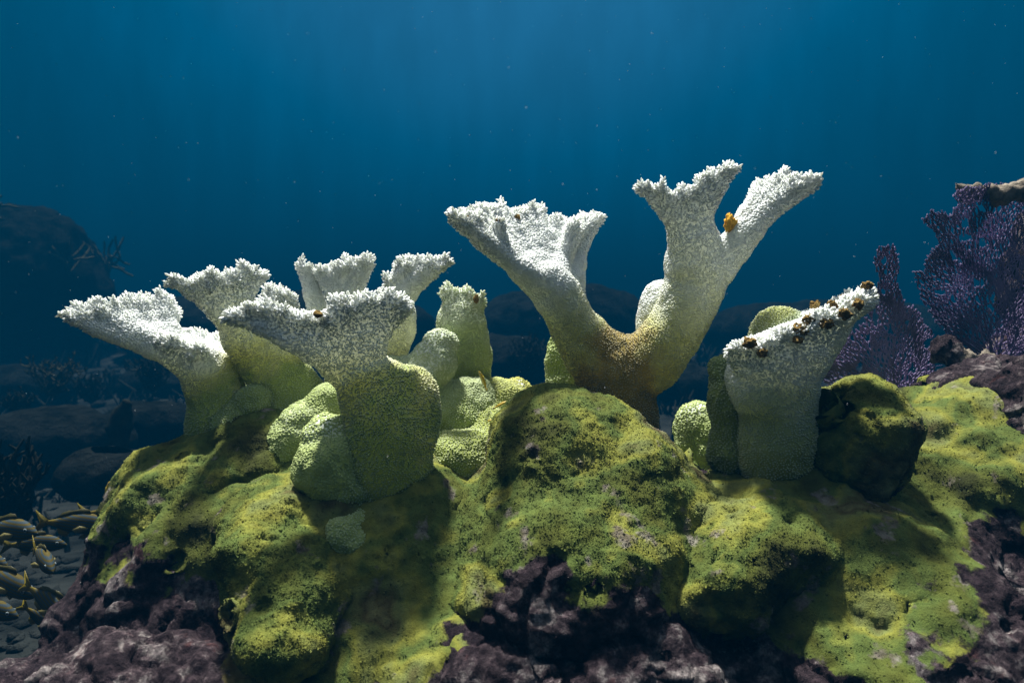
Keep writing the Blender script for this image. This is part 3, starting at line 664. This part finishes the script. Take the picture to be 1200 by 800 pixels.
# ------------------------------------------------------------------ small growths on the corals
def lump_mesh(r, seed, mat, squash=(1, 1, 1), n=10, jag=0.35):
    me_v = []; rg = np.random.default_rng(seed)
    V = []; F = []
    th = np.linspace(0, math.pi, n)
    for a in th:
        for b_ in np.arange(2 * n) * math.pi / n:
            V.append((math.sin(a) * math.cos(b_), math.sin(a) * math.sin(b_), math.cos(a)))
    V = np.array(V); 
    V = V * (1 + jag * fbm(V + seed * 3.1, 0.7, 4, seed, 0.7))[:, None] * np.array(squash) * r
    m = 2 * n
    for i in range(n - 1):
        for j in range(m): F.append((i * m + j, (i + 1) * m + j, (i + 1) * m + (j + 1) % m, i * m + (j + 1) % m))
    return make_mesh('lump', V, np.array(F), mat)
def growth(name, px, py, d, r, mat, parent=None, seed=1, squash=(1, 1, 1), n=16, jag=0.6, **k):
    o = obj(name, lump_mesh(r * d / FPX, seed, mat, squash, n, jag), None, **k); o.location = P(px, py, d)
    if parent is not None: o.parent = parent; o.matrix_parent_inverse = parent.matrix_world.inverted()
    return o
for j, (x, y, d, r) in enumerate([(878, 400, 1.095, 8), (893, 412, 1.09, 6.5), (935, 396, 1.075, 6), (938, 384, 1.08, 8), (969, 377, 1.072, 8), (955, 356, 1.15, 6), (990, 366, 1.072, 8), (1006, 354, 1.08, 7),
                                  (990, 347, 1.15, 5), (1016, 332, 1.10, 6), (920, 392, 1.09, 5), (948, 372, 1.085, 7), (975, 355, 1.09, 6)]):
    growth('algae_tuft', x, y + 2, d + 0.012, r * 0.95, M_BROWN, CORAL_I, 300 + j, (1, 0.8, 0.8), n=22, jag=1.0)
for j, (x, y, d, r) in enumerate([(536, 258, 1.18, 3.2), (547, 254, 1.19, 4), (567, 255, 1.28, 3.5), (585, 256, 1.245, 4.5), (606, 251, 1.36, 4)]):
    growth('algae_tuft', x, y + 3, d + 0.004, r * 0.8, M_BROWN, CORAL_H, 330 + j, n=16, jag=1.0)
growth('sea_snail', 372, 368, 1.09, 5, M_BROWN, None, 351, (1, 1, 0.8), label='tiny brown snail on the rim of the large front coral', cat='snail')
growth('sea_snail', 558, 350, 1.46, 4.5, M_BROWN, None, 352, (0.7, 0.8, 1.2), label='tiny brown snail on the ragged top of the slender column coral', cat='snail')
growth('yellow_sponge', 855, 263, 1.30, 8, M_YELLOW, None, 353, (0.75, 0.6, 1.1), n=20, jag=1.3, label='small yellow-orange blob in the fork of the tallest coral', cat='sponge')

# ------------------------------------------------------------------ tubes, sea fans and plumes
def tubes_mesh(name, segs, mat, sides=4, cols=None):
    """segs: array (n, 8): a xyz, b xyz, ra, rb"""
    S = np.asarray(segs, float); a, b = S[:, :3], S[:, 3:6]; n = len(S)
    d = b - a; d /= np.linalg.norm(d, axis=1, keepdims=True) + 1e-12
    ref = np.where(np.abs(d[:, 2:3]) < 0.9, [[0, 0, 1.0]], [[1.0, 0, 0]])
    t1 = np.cross(d, ref); t1 /= np.linalg.norm(t1, axis=1, keepdims=True); t2 = np.cross(d, t1)
    vs = []
    for pnt, r, e in ((a, S[:, 6:7], -0.3), (b, S[:, 7:8], 0.3)):
        for k in range(sides):
            an = 2 * math.pi * k / sides
            vs.append(pnt + d * r * e + r * (math.cos(an) * t1 + math.sin(an) * t2))
    V = np.stack(vs, 1).reshape(-1, 3); o = (np.arange(n) * 2 * sides)[:, None, None]
    F = np.array([[k, (k + 1) % sides, (k + 1) % sides + sides, k + sides] for k in range(sides)])
    c = None if cols is None else np.repeat(cols, 2 * sides, axis=0)
    return make_mesh(name, V, (o + F).reshape(-1, 4), mat, col=c)
def inside(poly, p):
    x, y = p[:, 0], p[:, 1]; r = np.zeros(len(p), bool); n = len(poly)
    for i in range(n):
        x1, y1 = poly[i]; x2, y2 = poly[(i + 1) % n]
        c = ((y1 > y) != (y2 > y)) & (x < (x2 - x1) * (y - y1) / (y2 - y1 + 1e-12) + x1); r ^= c
    return r
def sea_fan(poly, hold, d, label, seed, sp=2.2, holes=(), col=None, name='sea_fan', bend=0.05, ribs=6, mat=None, rad=0.0018):
    """a net of fine branches inside an outline given in photo pixels, standing at depth d"""
    r = np.random.default_rng(seed); poly = np.array(poly, float)
    lo, hi = poly.min(0), poly.max(0)
    c = r.uniform(lo, hi, (int((hi - lo).prod() / sp ** 2 * 5), 2))
    edge = r.normal(0, 2.0, c.shape)
    c = c[inside(poly, c + edge)]
    for hx, hy, hr in holes: c = c[np.hypot(c[:, 0] - hx, c[:, 1] - hy) > hr * (0.8 + 0.4 * r.random(len(c)))]
    keep = []; grid = {}
    for i, (x, y) in enumerate(c):
        gx, gy = int(x // sp), int(y // sp)
        if all((x - X) ** 2 + (y - Y) ** 2 > (sp * 0.85) ** 2 for a in (gx - 1, gx, gx + 1) for b2 in (gy - 1, gy, gy + 1) for X, Y in grid.get((a, b2), ())):
            grid.setdefault((gx, gy), []).append((x, y)); keep.append(i)
    c = c[keep]; hold2 = np.array(hold, float)
    def to3(p):
        p = np.atleast_2d(p); q = p - hold2; rr = np.hypot(q[:, 0], q[:, 1])
        dep = d + bend * (rr / 150) ** 2 * np.sin(q[:, 0] / 60 + seed) + 0.02 * np.sin(q[:, 0] / 17 + q[:, 1] / 29)
        return np.array([P(x, y, z) for (x, y), z in zip(p, dep)])
    W = to3(c)
    ra = c - hold2; dist = np.hypot(ra[:, 0], ra[:, 1]); ra = ra / (dist[:, None] + 1e-9)
    S = []; CC = []; base = np.array(col if col is not None else (0.27, 0.225, 0.36))
    far = dist.max() + 4; th0, th1 = np.arctan2(ra[:, 1], ra[:, 0]).min() - 0.05, np.arctan2(ra[:, 1], ra[:, 0]).max() + 0.05
    prev = None; step = sp * 1.25; ph = r.uniform(0, 6, 4)
    rad_ = 8.0
    while rad_ < far:
        nn = max(6, int(rad_ * (th1 - th0) / sp)); an = np.linspace(th0, th1, nn) + r.normal(0, 0.25 * sp / rad_, nn)
        an = an + 0.05 * np.sin(rad_ / 23 + an * 5 + ph[0]) + 0.03 * np.sin(rad_ / 11 + an * 9 + ph[1])
        rr = rad_ + r.normal(0, 0.25 * step, nn)
        p2 = hold2 + np.c_[np.cos(an), np.sin(an)] * rr[:, None]
        ok = inside(poly, p2 + r.normal(0, 1.2, p2.shape))
        for hx, hy, hr in holes: ok &= np.hypot(p2[:, 0] - hx, p2[:, 1] - hy) > hr * (0.8 + 0.4 * r.random(nn))
        ok &= vnoise(np.c_[p2, np.zeros(nn)], 9, seed) > -0.86
        p3 = to3(p2); tt = fbm(np.c_[p2, np.zeros(nn)], 45, 3, seed)
        cc_ = np.clip(base * (1 + 0.5 * tt[:, None]) + np.array([0.07, 0.04, 0.06]) * np.maximum(0, tt + 0.05)[:, None], 0.01, 1)
        if prev is not None:
            pa, p3p, okp = prev
            for i in np.where(ok)[0]:
                o = np.argsort(np.abs(pa - an[i]))[:2]
                for k_, k in enumerate(o):
                    if okp[k] and (k_ == 0 or r.random() < 0.85): S.append([*p3[i], *p3p[k], rad * 0.9, rad]); CC.append(cc_[i])
        prev = (an, p3, ok); rad_ += step
    root = empty(name, P(hold[0], hold[1], d), label, 'sea fan', 'purple sea fans' if mat is None else None)
    obj('fan_net', tubes_mesh('fan_net', S, mat or M_FAN, 4, np.array(CC)), root)
    # main ribs, from the holdfast outwards
    R = []; cen = poly.mean(0)
    ang0 = np.sort(np.arctan2(ra[:, 1], ra[:, 0]))
    for q in np.linspace(0.04, 0.96, ribs):
        an = ang0[int(q * (len(ang0) - 1))]; dirv = np.array([math.cos(an), math.sin(an)])
        al = (c - hold2) @ dirv; ac = np.abs((c - hold2) @ np.array([-dirv[1], dirv[0]]))
        m = ac < 8
        if not m.any(): continue
        L = al[m].max() * r.uniform(0.55, 0.9); pts = [hold2 + dirv * L * u + np.array([-dirv[1], dirv[0]]) * 13 * math.sin(u * 4.5 + q * 29) * u for u in np.linspace(0, 1, 10)]
        p3 = to3(np.array(pts)); p3[:, 1] -= 0.003
        R.append([[*p3[k], *p3[k + 1], 0.0024 * (1 - 0.09 * k), 0.0024 * (1 - 0.09 * (k + 1))] for k in range(9)])
    for rib in R:
        obj('rib', tubes_mesh('rib', rib, mat or M_FAN, 5, np.tile(base * 1.1, (len(rib), 1))), root)
    hf = obj('holdfast', tubes_mesh('holdfast', [[*(P(hold[0], hold[1] + 18, d)), *P(hold[0], hold[1], d), 0.018, 0.008]], mat or M_FAN, 8, base[None] * 0.8), root)
    return root
sea_fan([(1028, 290), (1048, 284), (1054, 300), (1052, 330), (1060, 355), (1078, 362), (1083, 380), (1095, 388), (1100, 415), (1096, 440), (1075, 455), (1020, 460), (975, 455), (950, 440), (950, 425), (975, 400), (1005, 385), (1022, 360), (1030, 330), (1024, 305)],
        (1050, 470), 1.72, 'smaller purple sea fan behind the mossy knob, with one tall narrow lobe', 5, holes=[(1088, 402, 5)])
sea_fan([(1080, 258), (1092, 245), (1112, 250), (1122, 240), (1112, 228), (1130, 218), (1200, 212), (1280, 225), (1300, 300), (1280, 380), (1230, 425), (1150, 425), (1120, 405), (1095, 375), (1078, 350), (1070, 320), (1085, 300), (1100, 285), (1092, 268)],
        (1165, 435), 1.78, 'larger purple sea fan with torn holes at the right edge', 6, holes=[(1131, 262, 4), (1151, 285, 4), (1118, 302, 3), (1165, 350, 4), (1150, 245, 3)], ribs=8)
# crust growing along the top of the larger fan
def crust():
    pts = [(1122, 216), (1128, 224), (1140, 228), (1156, 226), (1170, 229), (1186, 224), (1204, 222), (1230, 226)]
    V = Field(P(1105, 260, 1.6) - [0, 0.02, 0], P(1260, 190, 1.95), 0.008)
    W = [P(x, y, 1.74) for x, y in pts]; R = [0.006, 0.013, 0.019, 0.017, 0.022, 0.021, 0.027, 0.024]
    for k in range(len(W) - 1): V.cap(W[k], W[k + 1], R[k], R[k + 1], 0.01)
    v, q = V.nets(); n, _ = vnormals(v, q); v = v + n * (0.022 * fbm(v, 0.035, 4, 5, 0.65))[:, None]
    obj('fan_crust', make_mesh('fan_crust', v, q, M_CRUST), None, 'grey-brown crust along the top edge of the larger purple fan', 'crust')
crust()
for j, (x, y, d, r, lab) in enumerate([(1110, 412, 1.6, 17, 'dark brown knobby lump on the ridge between the two purple fans'), (1130, 420, 1.58, 11, 'small grey upright lump right of the brown knobby lump'), (1155, 422, 1.58, 9, 'tiny dark lump at the foot of the larger purple fan')]):
    growth('coral_lump', x, y, d, r, M_CRUST if j else M_ROCK, None, 360 + j, (1, 1, 1.2), label=lab, cat='coral lump')

far_growth()

def blade(px, py, d, wpx, hpx, label, name, seed, cat):
    """a dark upright sponge or fan seen against the far floor"""
    s = d / FPX; base = P(px, py, d)
    f = Field(base - [wpx * s, 0.12, 0.03], base + [wpx * s, 0.12, hpx * s + 0.1], 0.012 * d / 3)
    r = np.random.default_rng(seed)
    root = empty(name, base, label, cat)
    for k in range(7):
        u = k / 6 - 0.5; top = base + [u * wpx * s * 0.9 + 0.12 * hpx * s, r.normal(0, 0.02), hpx * s * (1 - 0.9 * u * u + r.normal(0, 0.06))]
        mid = base + [u * wpx * s * 0.9, 0, hpx * s * 0.45]
        f.cap(base, mid, 0.02, wpx * s * 0.12, 0.03); f.cap(mid, top, wpx * s * 0.12, wpx * s * 0.05, 0.03)
    v, q = f.nets(); n, _ = vnormals(v, q); v = v + n * (0.01 * fbm(v, 0.04, 3, seed))[:, None]
    obj('blade', make_mesh('blade', v, q, M_DARK), root)
    obj('holdfast', make_mesh('holdfast', *lump_arr(base, 0.035), M_DARK), root)
def lump_arr(c, r):
    f = Field(np.array(c) - r * 1.6, np.array(c) + r * 1.6, r / 4); f.ell(np.array(c), (r * 1.2, r * 1.2, r)); return f.nets()
blade(140, 528, 3.6, 26, 62, 'dark upright sponge blade standing on the far floor left', 'sponge_blade', 1, 'sponge')

def plume(px, py, d, wpx, hpx, label, name, seed, n=26, mat=None, cat='soft coral', group=None, r0=0.012):
    """a bush of forking whips"""
    s = d / FPX; base = P(px, py, d); r = np.random.default_rng(seed)
    root = empty(name, base, label, cat, group); S = []; T = []
    for k in range(n):
        an = r.uniform(-1, 1); dep = r.uniform(-1, 1)
        p = base + [an * 0.03, dep * 0.03, 0]; tgt = base + np.array([an * wpx * s * 0.5, dep * wpx * s * 0.4, hpx * s * r.uniform(0.6, 1.0) * (1 - 0.35 * an * an)])
        m = 7; prev = p
        for j in range(1, m + 1):
            u = j / m; cur = p + (tgt - p) * np.array([u ** 1.4, u ** 1.4, u]) + r.normal(0, 0.012 * d / 4, 3)
            (T if j <= 2 else S).append([*prev, *cur, r0 * (1 - 0.6 * (j - 1) / m), r0 * (1 - 0.6 * u)])
            if j > 1:
                for _ in range(2):
                    e = cur + np.array([r.normal(0, 0.3), r.normal(0, 0.3), r.uniform(0.3, 1)]) * hpx * s * 0.14
                    S.append([*cur, *e, r0 * 0.55, r0 * 0.3])
            prev = cur
    obj('branches', tubes_mesh('branches', S, mat or M_PLUME, 4), root)
    obj('stalk', tubes_mesh('stalk', T, mat or M_PLUME, 4), root)
    return root
plume(62, 462, 5.2, 55, 46, 'faint tan bushy sea plume on the far floor at the left', 'sea_plume', 2, r0=0.011)
plume(18, 612, 2.3, 70, 92, 'dark bushy sea fan at the left edge above the fish', 'sea_plume', 3, n=40, mat=M_DARK)
plume(22, 485, 4.6, 34, 28, 'small round dark bush on the far floor at the left edge', 'sea_plume', 4, mat=M_DARK, n=30)
plume(106, 470, 5.6, 30, 34, 'narrow dark bush right of the tan sea plume', 'sea_plume', 5, mat=M_DARK)
plume(178, 455, 5.6, 50, 40, 'dark bush left of the leftmost coral stem, on the far floor', 'sea_plume', 6, mat=M_DARK, n=34)
plume(620, 432, 6.0, 44, 40, 'very faint dark bush seen between the column coral and the forked coral', 'sea_plume', 7, mat=M_DARK)
plume(800, 440, 6.5, 40, 30, 'very faint dark bush right of the forked coral stem', 'sea_plume', 8, mat=M_DARK)

# the hazy mound of soft corals high at the left
def far_mound(px, py, d, rx, ry, rz, label, name, seed, bushes=0, h=0.05):
    c = P(px, py, d); s = d / FPX; R = np.array([rx, ry, rz]) * s
    f = Field(c - R * 1.1, c + R * 1.1, h); f.ell(c, R, 0.05)
    rg = np.random.default_rng(seed)
    for _ in range(7):
        v = rg.normal(0, 1, 3); v /= np.linalg.norm(v); v[2] = abs(v[2]) * 0.8
        f.ell(c + v * R * 0.45, R * rg.uniform(0.4, 0.6), 0.1)
    v, q = f.nets(); n, _ = vnormals(v, q)
    v = v + n * (0.25 * R.min() * fbm(v, R.max() * 0.7, 5, seed, 0.65) + 0.004 * d * fbm(v, 0.03 * d, 3, seed + 9, 0.7))[:, None]
    if not bushes:
        return obj(name, make_mesh(name, v, q, M_FARROCK), None, label, 'rock')
    root = empty(name, c - [0, 0, R[2]], label, 'reef mound')
    obj('mound', make_mesh('mound', v, q, M_FARROCK), root)
    n, _ = vnormals(v, q); up = np.where((n[:, 2] > 0.0) & (n[:, 1] < 0.5))[0]
    for b_ in range(bushes):
        o = v[rg.choice(up)]; S = []
        for _ in range(14):
            p = o.copy(); dr = np.array([rg.normal(0, 0.5), rg.normal(0, 0.5), 1.0])
            for j in range(5):
                e = p + dr * rg.uniform(0.05, 0.1) * 1.3; S.append([*p, *e, 0.022, 0.016]); p = e; dr = dr + rg.normal(0, 0.4, 3); dr /= np.linalg.norm(dr)
        obj('soft_coral', tubes_mesh('soft_coral', S, M_PLUME, 3), root)
far_mound(30, 335, 9.3, 85, 90, 90, 'tall hazy mound overgrown with soft corals, far off at upper left', 'reef_mound', 4, bushes=5, h=0.05)
for j, (x, y, d, rx, rz, lab) in enumerate([
        (60, 520, 3.9, 95, 40, 'long dark ledge rock on the far floor left of the sponge blade'), (130, 560, 3.0, 60, 28, 'low pale-topped rock below the sponge blade'),
        (185, 500, 4.4, 60, 26, 'dark rock behind the stem of the leftmost coral'), (25, 455, 6.2, 60, 26, 'hazy low rock at the left edge behind the dark bush'),
        (230, 450, 6.8, 90, 30, 'hazy low rock showing through the gap beside the leftmost coral'), (585, 425, 6.5, 70, 32, 'hazy rock seen left of the forked coral'),
        (660, 380, 9.0, 110, 46, 'broad faint rock far behind the forked coral'), (800, 455, 6.0, 60, 26, 'hazy rock in the gap right of the forked coral stem'),
        (330, 380, 9.5, 180, 40, 'broad faint rise far behind the left corals'), (980, 390, 9.0, 160, 40, 'broad faint rise far behind the smaller purple fan')]):
    far_mound(x, y, d, rx, rx * 0.7, rz, lab, 'seabed_rock', 20 + j, h=0.0058 * d)

# ------------------------------------------------------------------ fish
def fish_parts(kind):
    """meshes of one fish, snout at +x, length 1"""
    xs = np.array([0.5, 0.485, 0.45, 0.40, 0.32, 0.22, 0.10, -0.04, -0.16, -0.26, -0.33, -0.36])
    if kind == 'grunt':
        up = np.array([0.0, 0.025, 0.055, 0.09, 0.135, 0.165, 0.17, 0.145, 0.10, 0.055, 0.036, 0.036]); dn = np.array([0.0, 0.025, 0.05, 0.075, 0.105, 0.125, 0.13, 0.115, 0.085, 0.05, 0.034, 0.034])
        wd = np.array([0.0, 0.02, 0.04, 0.06, 0.08, 0.088, 0.085, 0.07, 0.05, 0.028, 0.016, 0.010])
    else:
        up = np.array([0.0, 0.015, 0.035, 0.055, 0.07, 0.078, 0.08, 0.075, 0.062, 0.048, 0.038, 0.038]); dn = up * 1.0
        wd = up * 0.75; wd[-1] = 0.01
    V = []; Cc = []; m = 16
    for x, u, l, w_ in zip(xs, up, dn, wd):
        for k in range(m):
            a = 2 * math.pi * k / m; zz = math.cos(a); yy = math.sin(a)
            z = (u if zz > 0 else l) * zz - 0.02 * (x > 0.3) * (x - 0.3) * 5
            V.append((x, w_ * yy, z))
            if kind == 'grunt':
                st = 0.5 + 0.5 * math.sin((z + 0.10 * x) * 110)
                cc = np.array([0.20, 0.26, 0.30]) * (1 - st) + np.array([0.36, 0.28, 0.03]) * st
                if z < -0.06: cc = np.array([0.34, 0.36, 0.33])
                if x < -0.27: cc = np.array([0.42, 0.33, 0.02])
            else:
                cc = np.array([0.55, 0.36, 0.02]) if z > -0.02 else np.array([0.6, 0.5, 0.2])
            Cc.append(cc)
    F = []
    for i in range(len(xs) - 1):
        for k in range(m): F.append((i * m + k, i * m + (k + 1) % m, (i + 1) * m + (k + 1) % m, (i + 1) * m + k))
    F = np.array(F)
    body = make_mesh('body', np.array(V), F, M_GRUNT if kind == 'grunt' else M_FISH, np.array(Cc))
    sub = None
    def fin(name, outline, col, y=0.0, th=0.006, tilt=0.0):
        o = np.array(outline, float); n = len(o); c0 = o.mean(0)
        fr = np.c_[o[:, 0], np.full(n, y + th / 2), o[:, 1]]; bk = np.c_[o[:, 0], np.full(n, y - th / 2), o[:, 1]]
        if tilt: fr[:, 1] += (o[0, 0] - o[:, 0]) * tilt; bk[:, 1] += (o[0, 0] - o[:, 0]) * tilt
        V = np.concatenate([fr, bk, [fr.mean(0) + [0, th * .3, 0], bk.mean(0) - [0, th * .3, 0]]])
        T = [(i, (i + 1) % n, 2 * n) for i in range(n)] + [(n + (i + 1) % n, n + i, 2 * n + 1) for i in range(n)]
        Qd = [(i, n + i, n + (i + 1) % n, (i + 1) % n) for i in range(n)]
        return make_mesh(name, V, [np.array(Qd), np.array(T)], M_FISH, np.tile(np.array(col, float), (len(V), 1)), smooth=False)
    Y = (0.12, 0.095, 0.008)  # fin yellow, darkened like the skin for shade
    if kind == 'grunt':
        parts = [('tail_fin', fin('tail_fin', [(-0.34, 0.035), (-0.42, 0.09), (-0.52, 0.17), (-0.50, 0.10), (-0.44, 0.0), (-0.50, -0.10), (-0.52, -0.17), (-0.42, -0.09), (-0.34, -0.035)], Y)),
                 ('dorsal_fin', fin('dorsal_fin', [(0.2, 0.155), (0.16, 0.225), (0.08, 0.235), (-0.04, 0.195), (-0.10, 0.19), (-0.18, 0.15), (-0.24, 0.06), (-0.1, 0.11), (0.05, 0.155)], (0.05, 0.045, 0.012))),
                 ('anal_fin', fin('anal_fin', [(-0.04, -0.10), (-0.10, -0.19), (-0.2, -0.15), (-0.22, -0.06)], Y)),
                 ('pelvic_fin', fin('pelvic_fin', [(0.2, -0.12), (0.12, -0.22), (0.05, -0.2), (0.12, -0.12)], Y, 0.03, tilt=0.2)),
                 ('pectoral_fin', fin('pectoral_fin', [(0.2, -0.01), (0.1, 0.02), (0.02, -0.03), (0.06, -0.08), (0.18, -0.05)], (0.16, 0.14, 0.05), -0.085, tilt=-0.35)),
                 ('pectoral_fin', fin('pectoral_fin', [(0.2, -0.01), (0.1, 0.02), (0.02, -0.03), (0.06, -0.08), (0.18, -0.05)], (0.16, 0.14, 0.05), 0.085, tilt=0.35))]
        eye = (0.37, 0.060, 0.035, 0.028)
    else:
        parts = [('tail_fin', fin('tail_fin', [(-0.34, 0.035), (-0.46, 0.07), (-0.5, 0.0), (-0.46, -0.07), (-0.34, -0.035)], (0.6, 0.5, 0.2))),
                 ('dorsal_fin', fin('dorsal_fin', [(0.25, 0.06), (0.2, 0.11), (-0.2, 0.10), (-0.28, 0.04), (0.0, 0.06)], (0.6, 0.45, 0.05)))]
        eye = (0.38, 0.038, 0.015, 0.026)
    ex, ey, ez, er = eye
    def ball(name, r, mat, sq): 
        me = lump_mesh(r, 0, mat, sq, 8, 0.0); me.name = name; return me
    return body, parts, eye, ball('iris', er, M_IRIS, (1, 0.45, 1)), ball('pupil', er * 0.58, M_EYE, (1, 0.6, 1))
PARTS = {k: fish_parts(k) for k in ('grunt', 'wrasse')}
def fish(kind, px, py, d, length_px, yaw, pitch, label, name, roll=0.0):
    body, parts, (ex, ey, ez, er), iris, pupil = PARTS[kind]
    L = length_px * d / FPX
    root = empty(name, P(px, py, d), label, 'fish', 'striped fish at the lower left' if kind == 'grunt' else 'small yellow fish by the lime mound')
    def put(nm, me, parent, loc=(0, 0, 0)):
        o = bpy.data.objects.new(nm, me); C.objects.link(o); o.parent = parent; o.location = loc; return o
    put('body', body, root)
    for nm, me in parts: put(nm, me, root)
    for sgn in (-1, 1):
        e = put('eye', iris, root, (ex, sgn * ey, ez)); put('pupil', pupil, e, (0.002, sgn * er * 0.22, 0))
    root.rotation_euler = (roll, pitch, yaw); root.scale = (L, L, L)
    return root
R_ = math.radians
fish('grunt', 8, 622, 1.55, 92, R_(-14), R_(-3), 'grey-sided fish at the left edge, highest of those facing right with its eye showing', 'striped_fish')
fish('grunt', 88, 614, 1.62, 84, R_(12), R_(8), 'fish with forked yellow tail at left, its head behind the boulder', 'striped_fish')
fish('grunt', 134, 601, 1.66, 78, R_(10), R_(2), 'fish mostly behind the boulder, only its yellow tail out', 'striped_fish')
fish('grunt', 50, 654, 1.40, 84, R_(-42), R_(6), 'blue and yellow striped fish turned to us, nearest the boulder', 'striped_fish')
fish('grunt', 40, 638, 1.64, 72, R_(10), R_(2), 'dim fish with yellow tail just left of the blue-striped one', 'striped_fish')
fish('grunt', -26, 657, 1.5, 84, R_(-10), R_(2), 'fish half out of the frame at the left edge, middle height', 'striped_fish')
fish('grunt', 2, 681, 1.42, 98, R_(-12), R_(16), 'dark fish overlapping the left edge below the blue-striped one', 'striped_fish')
fish('grunt', 57, 706, 1.36, 92, R_(-16), R_(27), 'striped fish swimming down to the right, its yellow tail raised', 'striped_fish')
fish('grunt', -16, 714, 1.38, 84, R_(-5), R_(8), 'lowest fish at the left edge, its tail out of the frame', 'striped_fish')
fish('grunt', 50, 726, 1.46, 66, R_(6), R_(40), 'lowest striped fish, diving steeply behind the one with raised tail', 'striped_fish')
fish('wrasse', 566, 446, 1.36, 26, R_(200), R_(-68), 'tiny yellow fish pointing upward left of the lime mound', 'small_yellow_fish')
fish('wrasse', 587, 474, 1.30, 22, R_(15), R_(-24), 'tiny yellow fish rising towards the olive boulder', 'small_yellow_fish')
fish('wrasse', 581, 492, 1.30, 20, R_(190), R_(4), 'lowest tiny yellow fish, facing left by the knobs', 'small_yellow_fish')
fish('wrasse', 126, 576, 1.7, 26, R_(10), R_(-80), 'thin yellow-green fish upright beside the left boulder', 'small_yellow_fish')

# ------------------------------------------------------------------ drifting specks, and the water itself
def specks(n=1600):
    r = np.random.default_rng(5); d = r.uniform(0.5, 5.0, n) ** 1.0
    c = np.array([P(x, y, z) for x, y, z in zip(r.uniform(-300, 1500, n), r.uniform(-200, 560, n), d)])
    s = r.uniform(0.0002, 0.0008, n) * np.maximum(d / 1.6, 0.6)
    o = np.array([(1, 0, 0), (-1, 0, 0), (0, 1, 0), (0, -1, 0), (0, 0, 1), (0, 0, -1)], float)
    V = (c[:, None] + o[None] * s[:, None, None]).reshape(-1, 3)
    F = np.array([(0, 2, 4), (2, 1, 4), (1, 3, 4), (3, 0, 4), (2, 0, 5), (1, 2, 5), (3, 1, 5), (0, 3, 5)])
    m = simple_material('drifting_specks', (0.5, 0.5, 0.5), (0.8, 0.8, 0.8), 50)
    obj('marine_snow', make_mesh('marine_snow', V, (np.arange(n)[:, None, None] * 6 + F).reshape(-1, 3), m), None, 'tiny pale specks drifting in the blue water', 'specks', kind='stuff')
specks()
def haze():
    x, y0, y1, z0, z1 = 63, -4, 66, -2.4, 1.6
    V = np.array([(sx_, sy, sz) for sz in (z0, z1) for sx_, sy in ((-x, y0), (x, y0), (x, y1), (-x, y1))], float)
    F = np.array([(3, 2, 1, 0), (4, 5, 6, 7), (0, 1, 5, 4), (1, 2, 6, 5), (2, 3, 7, 6), (3, 0, 4, 7)])
    m = bpy.data.materials.new('water_haze'); m.use_nodes = True; t = m.node_tree; t.nodes.clear()
    v = node(t, 'ShaderNodeVolumePrincipled'); v.inputs['Color'].default_value = (0.0005, 0.034, 0.075, 1); v.inputs['Density'].default_value = 0.10; v.inputs['Anisotropy'].default_value = 0.0
    o = node(t, 'ShaderNodeOutputMaterial'); t.links.new(v.outputs[0], o.inputs['Volume'])
    obj('haze', make_mesh('haze', V, F, m, smooth=False), kind='stuff')
haze()
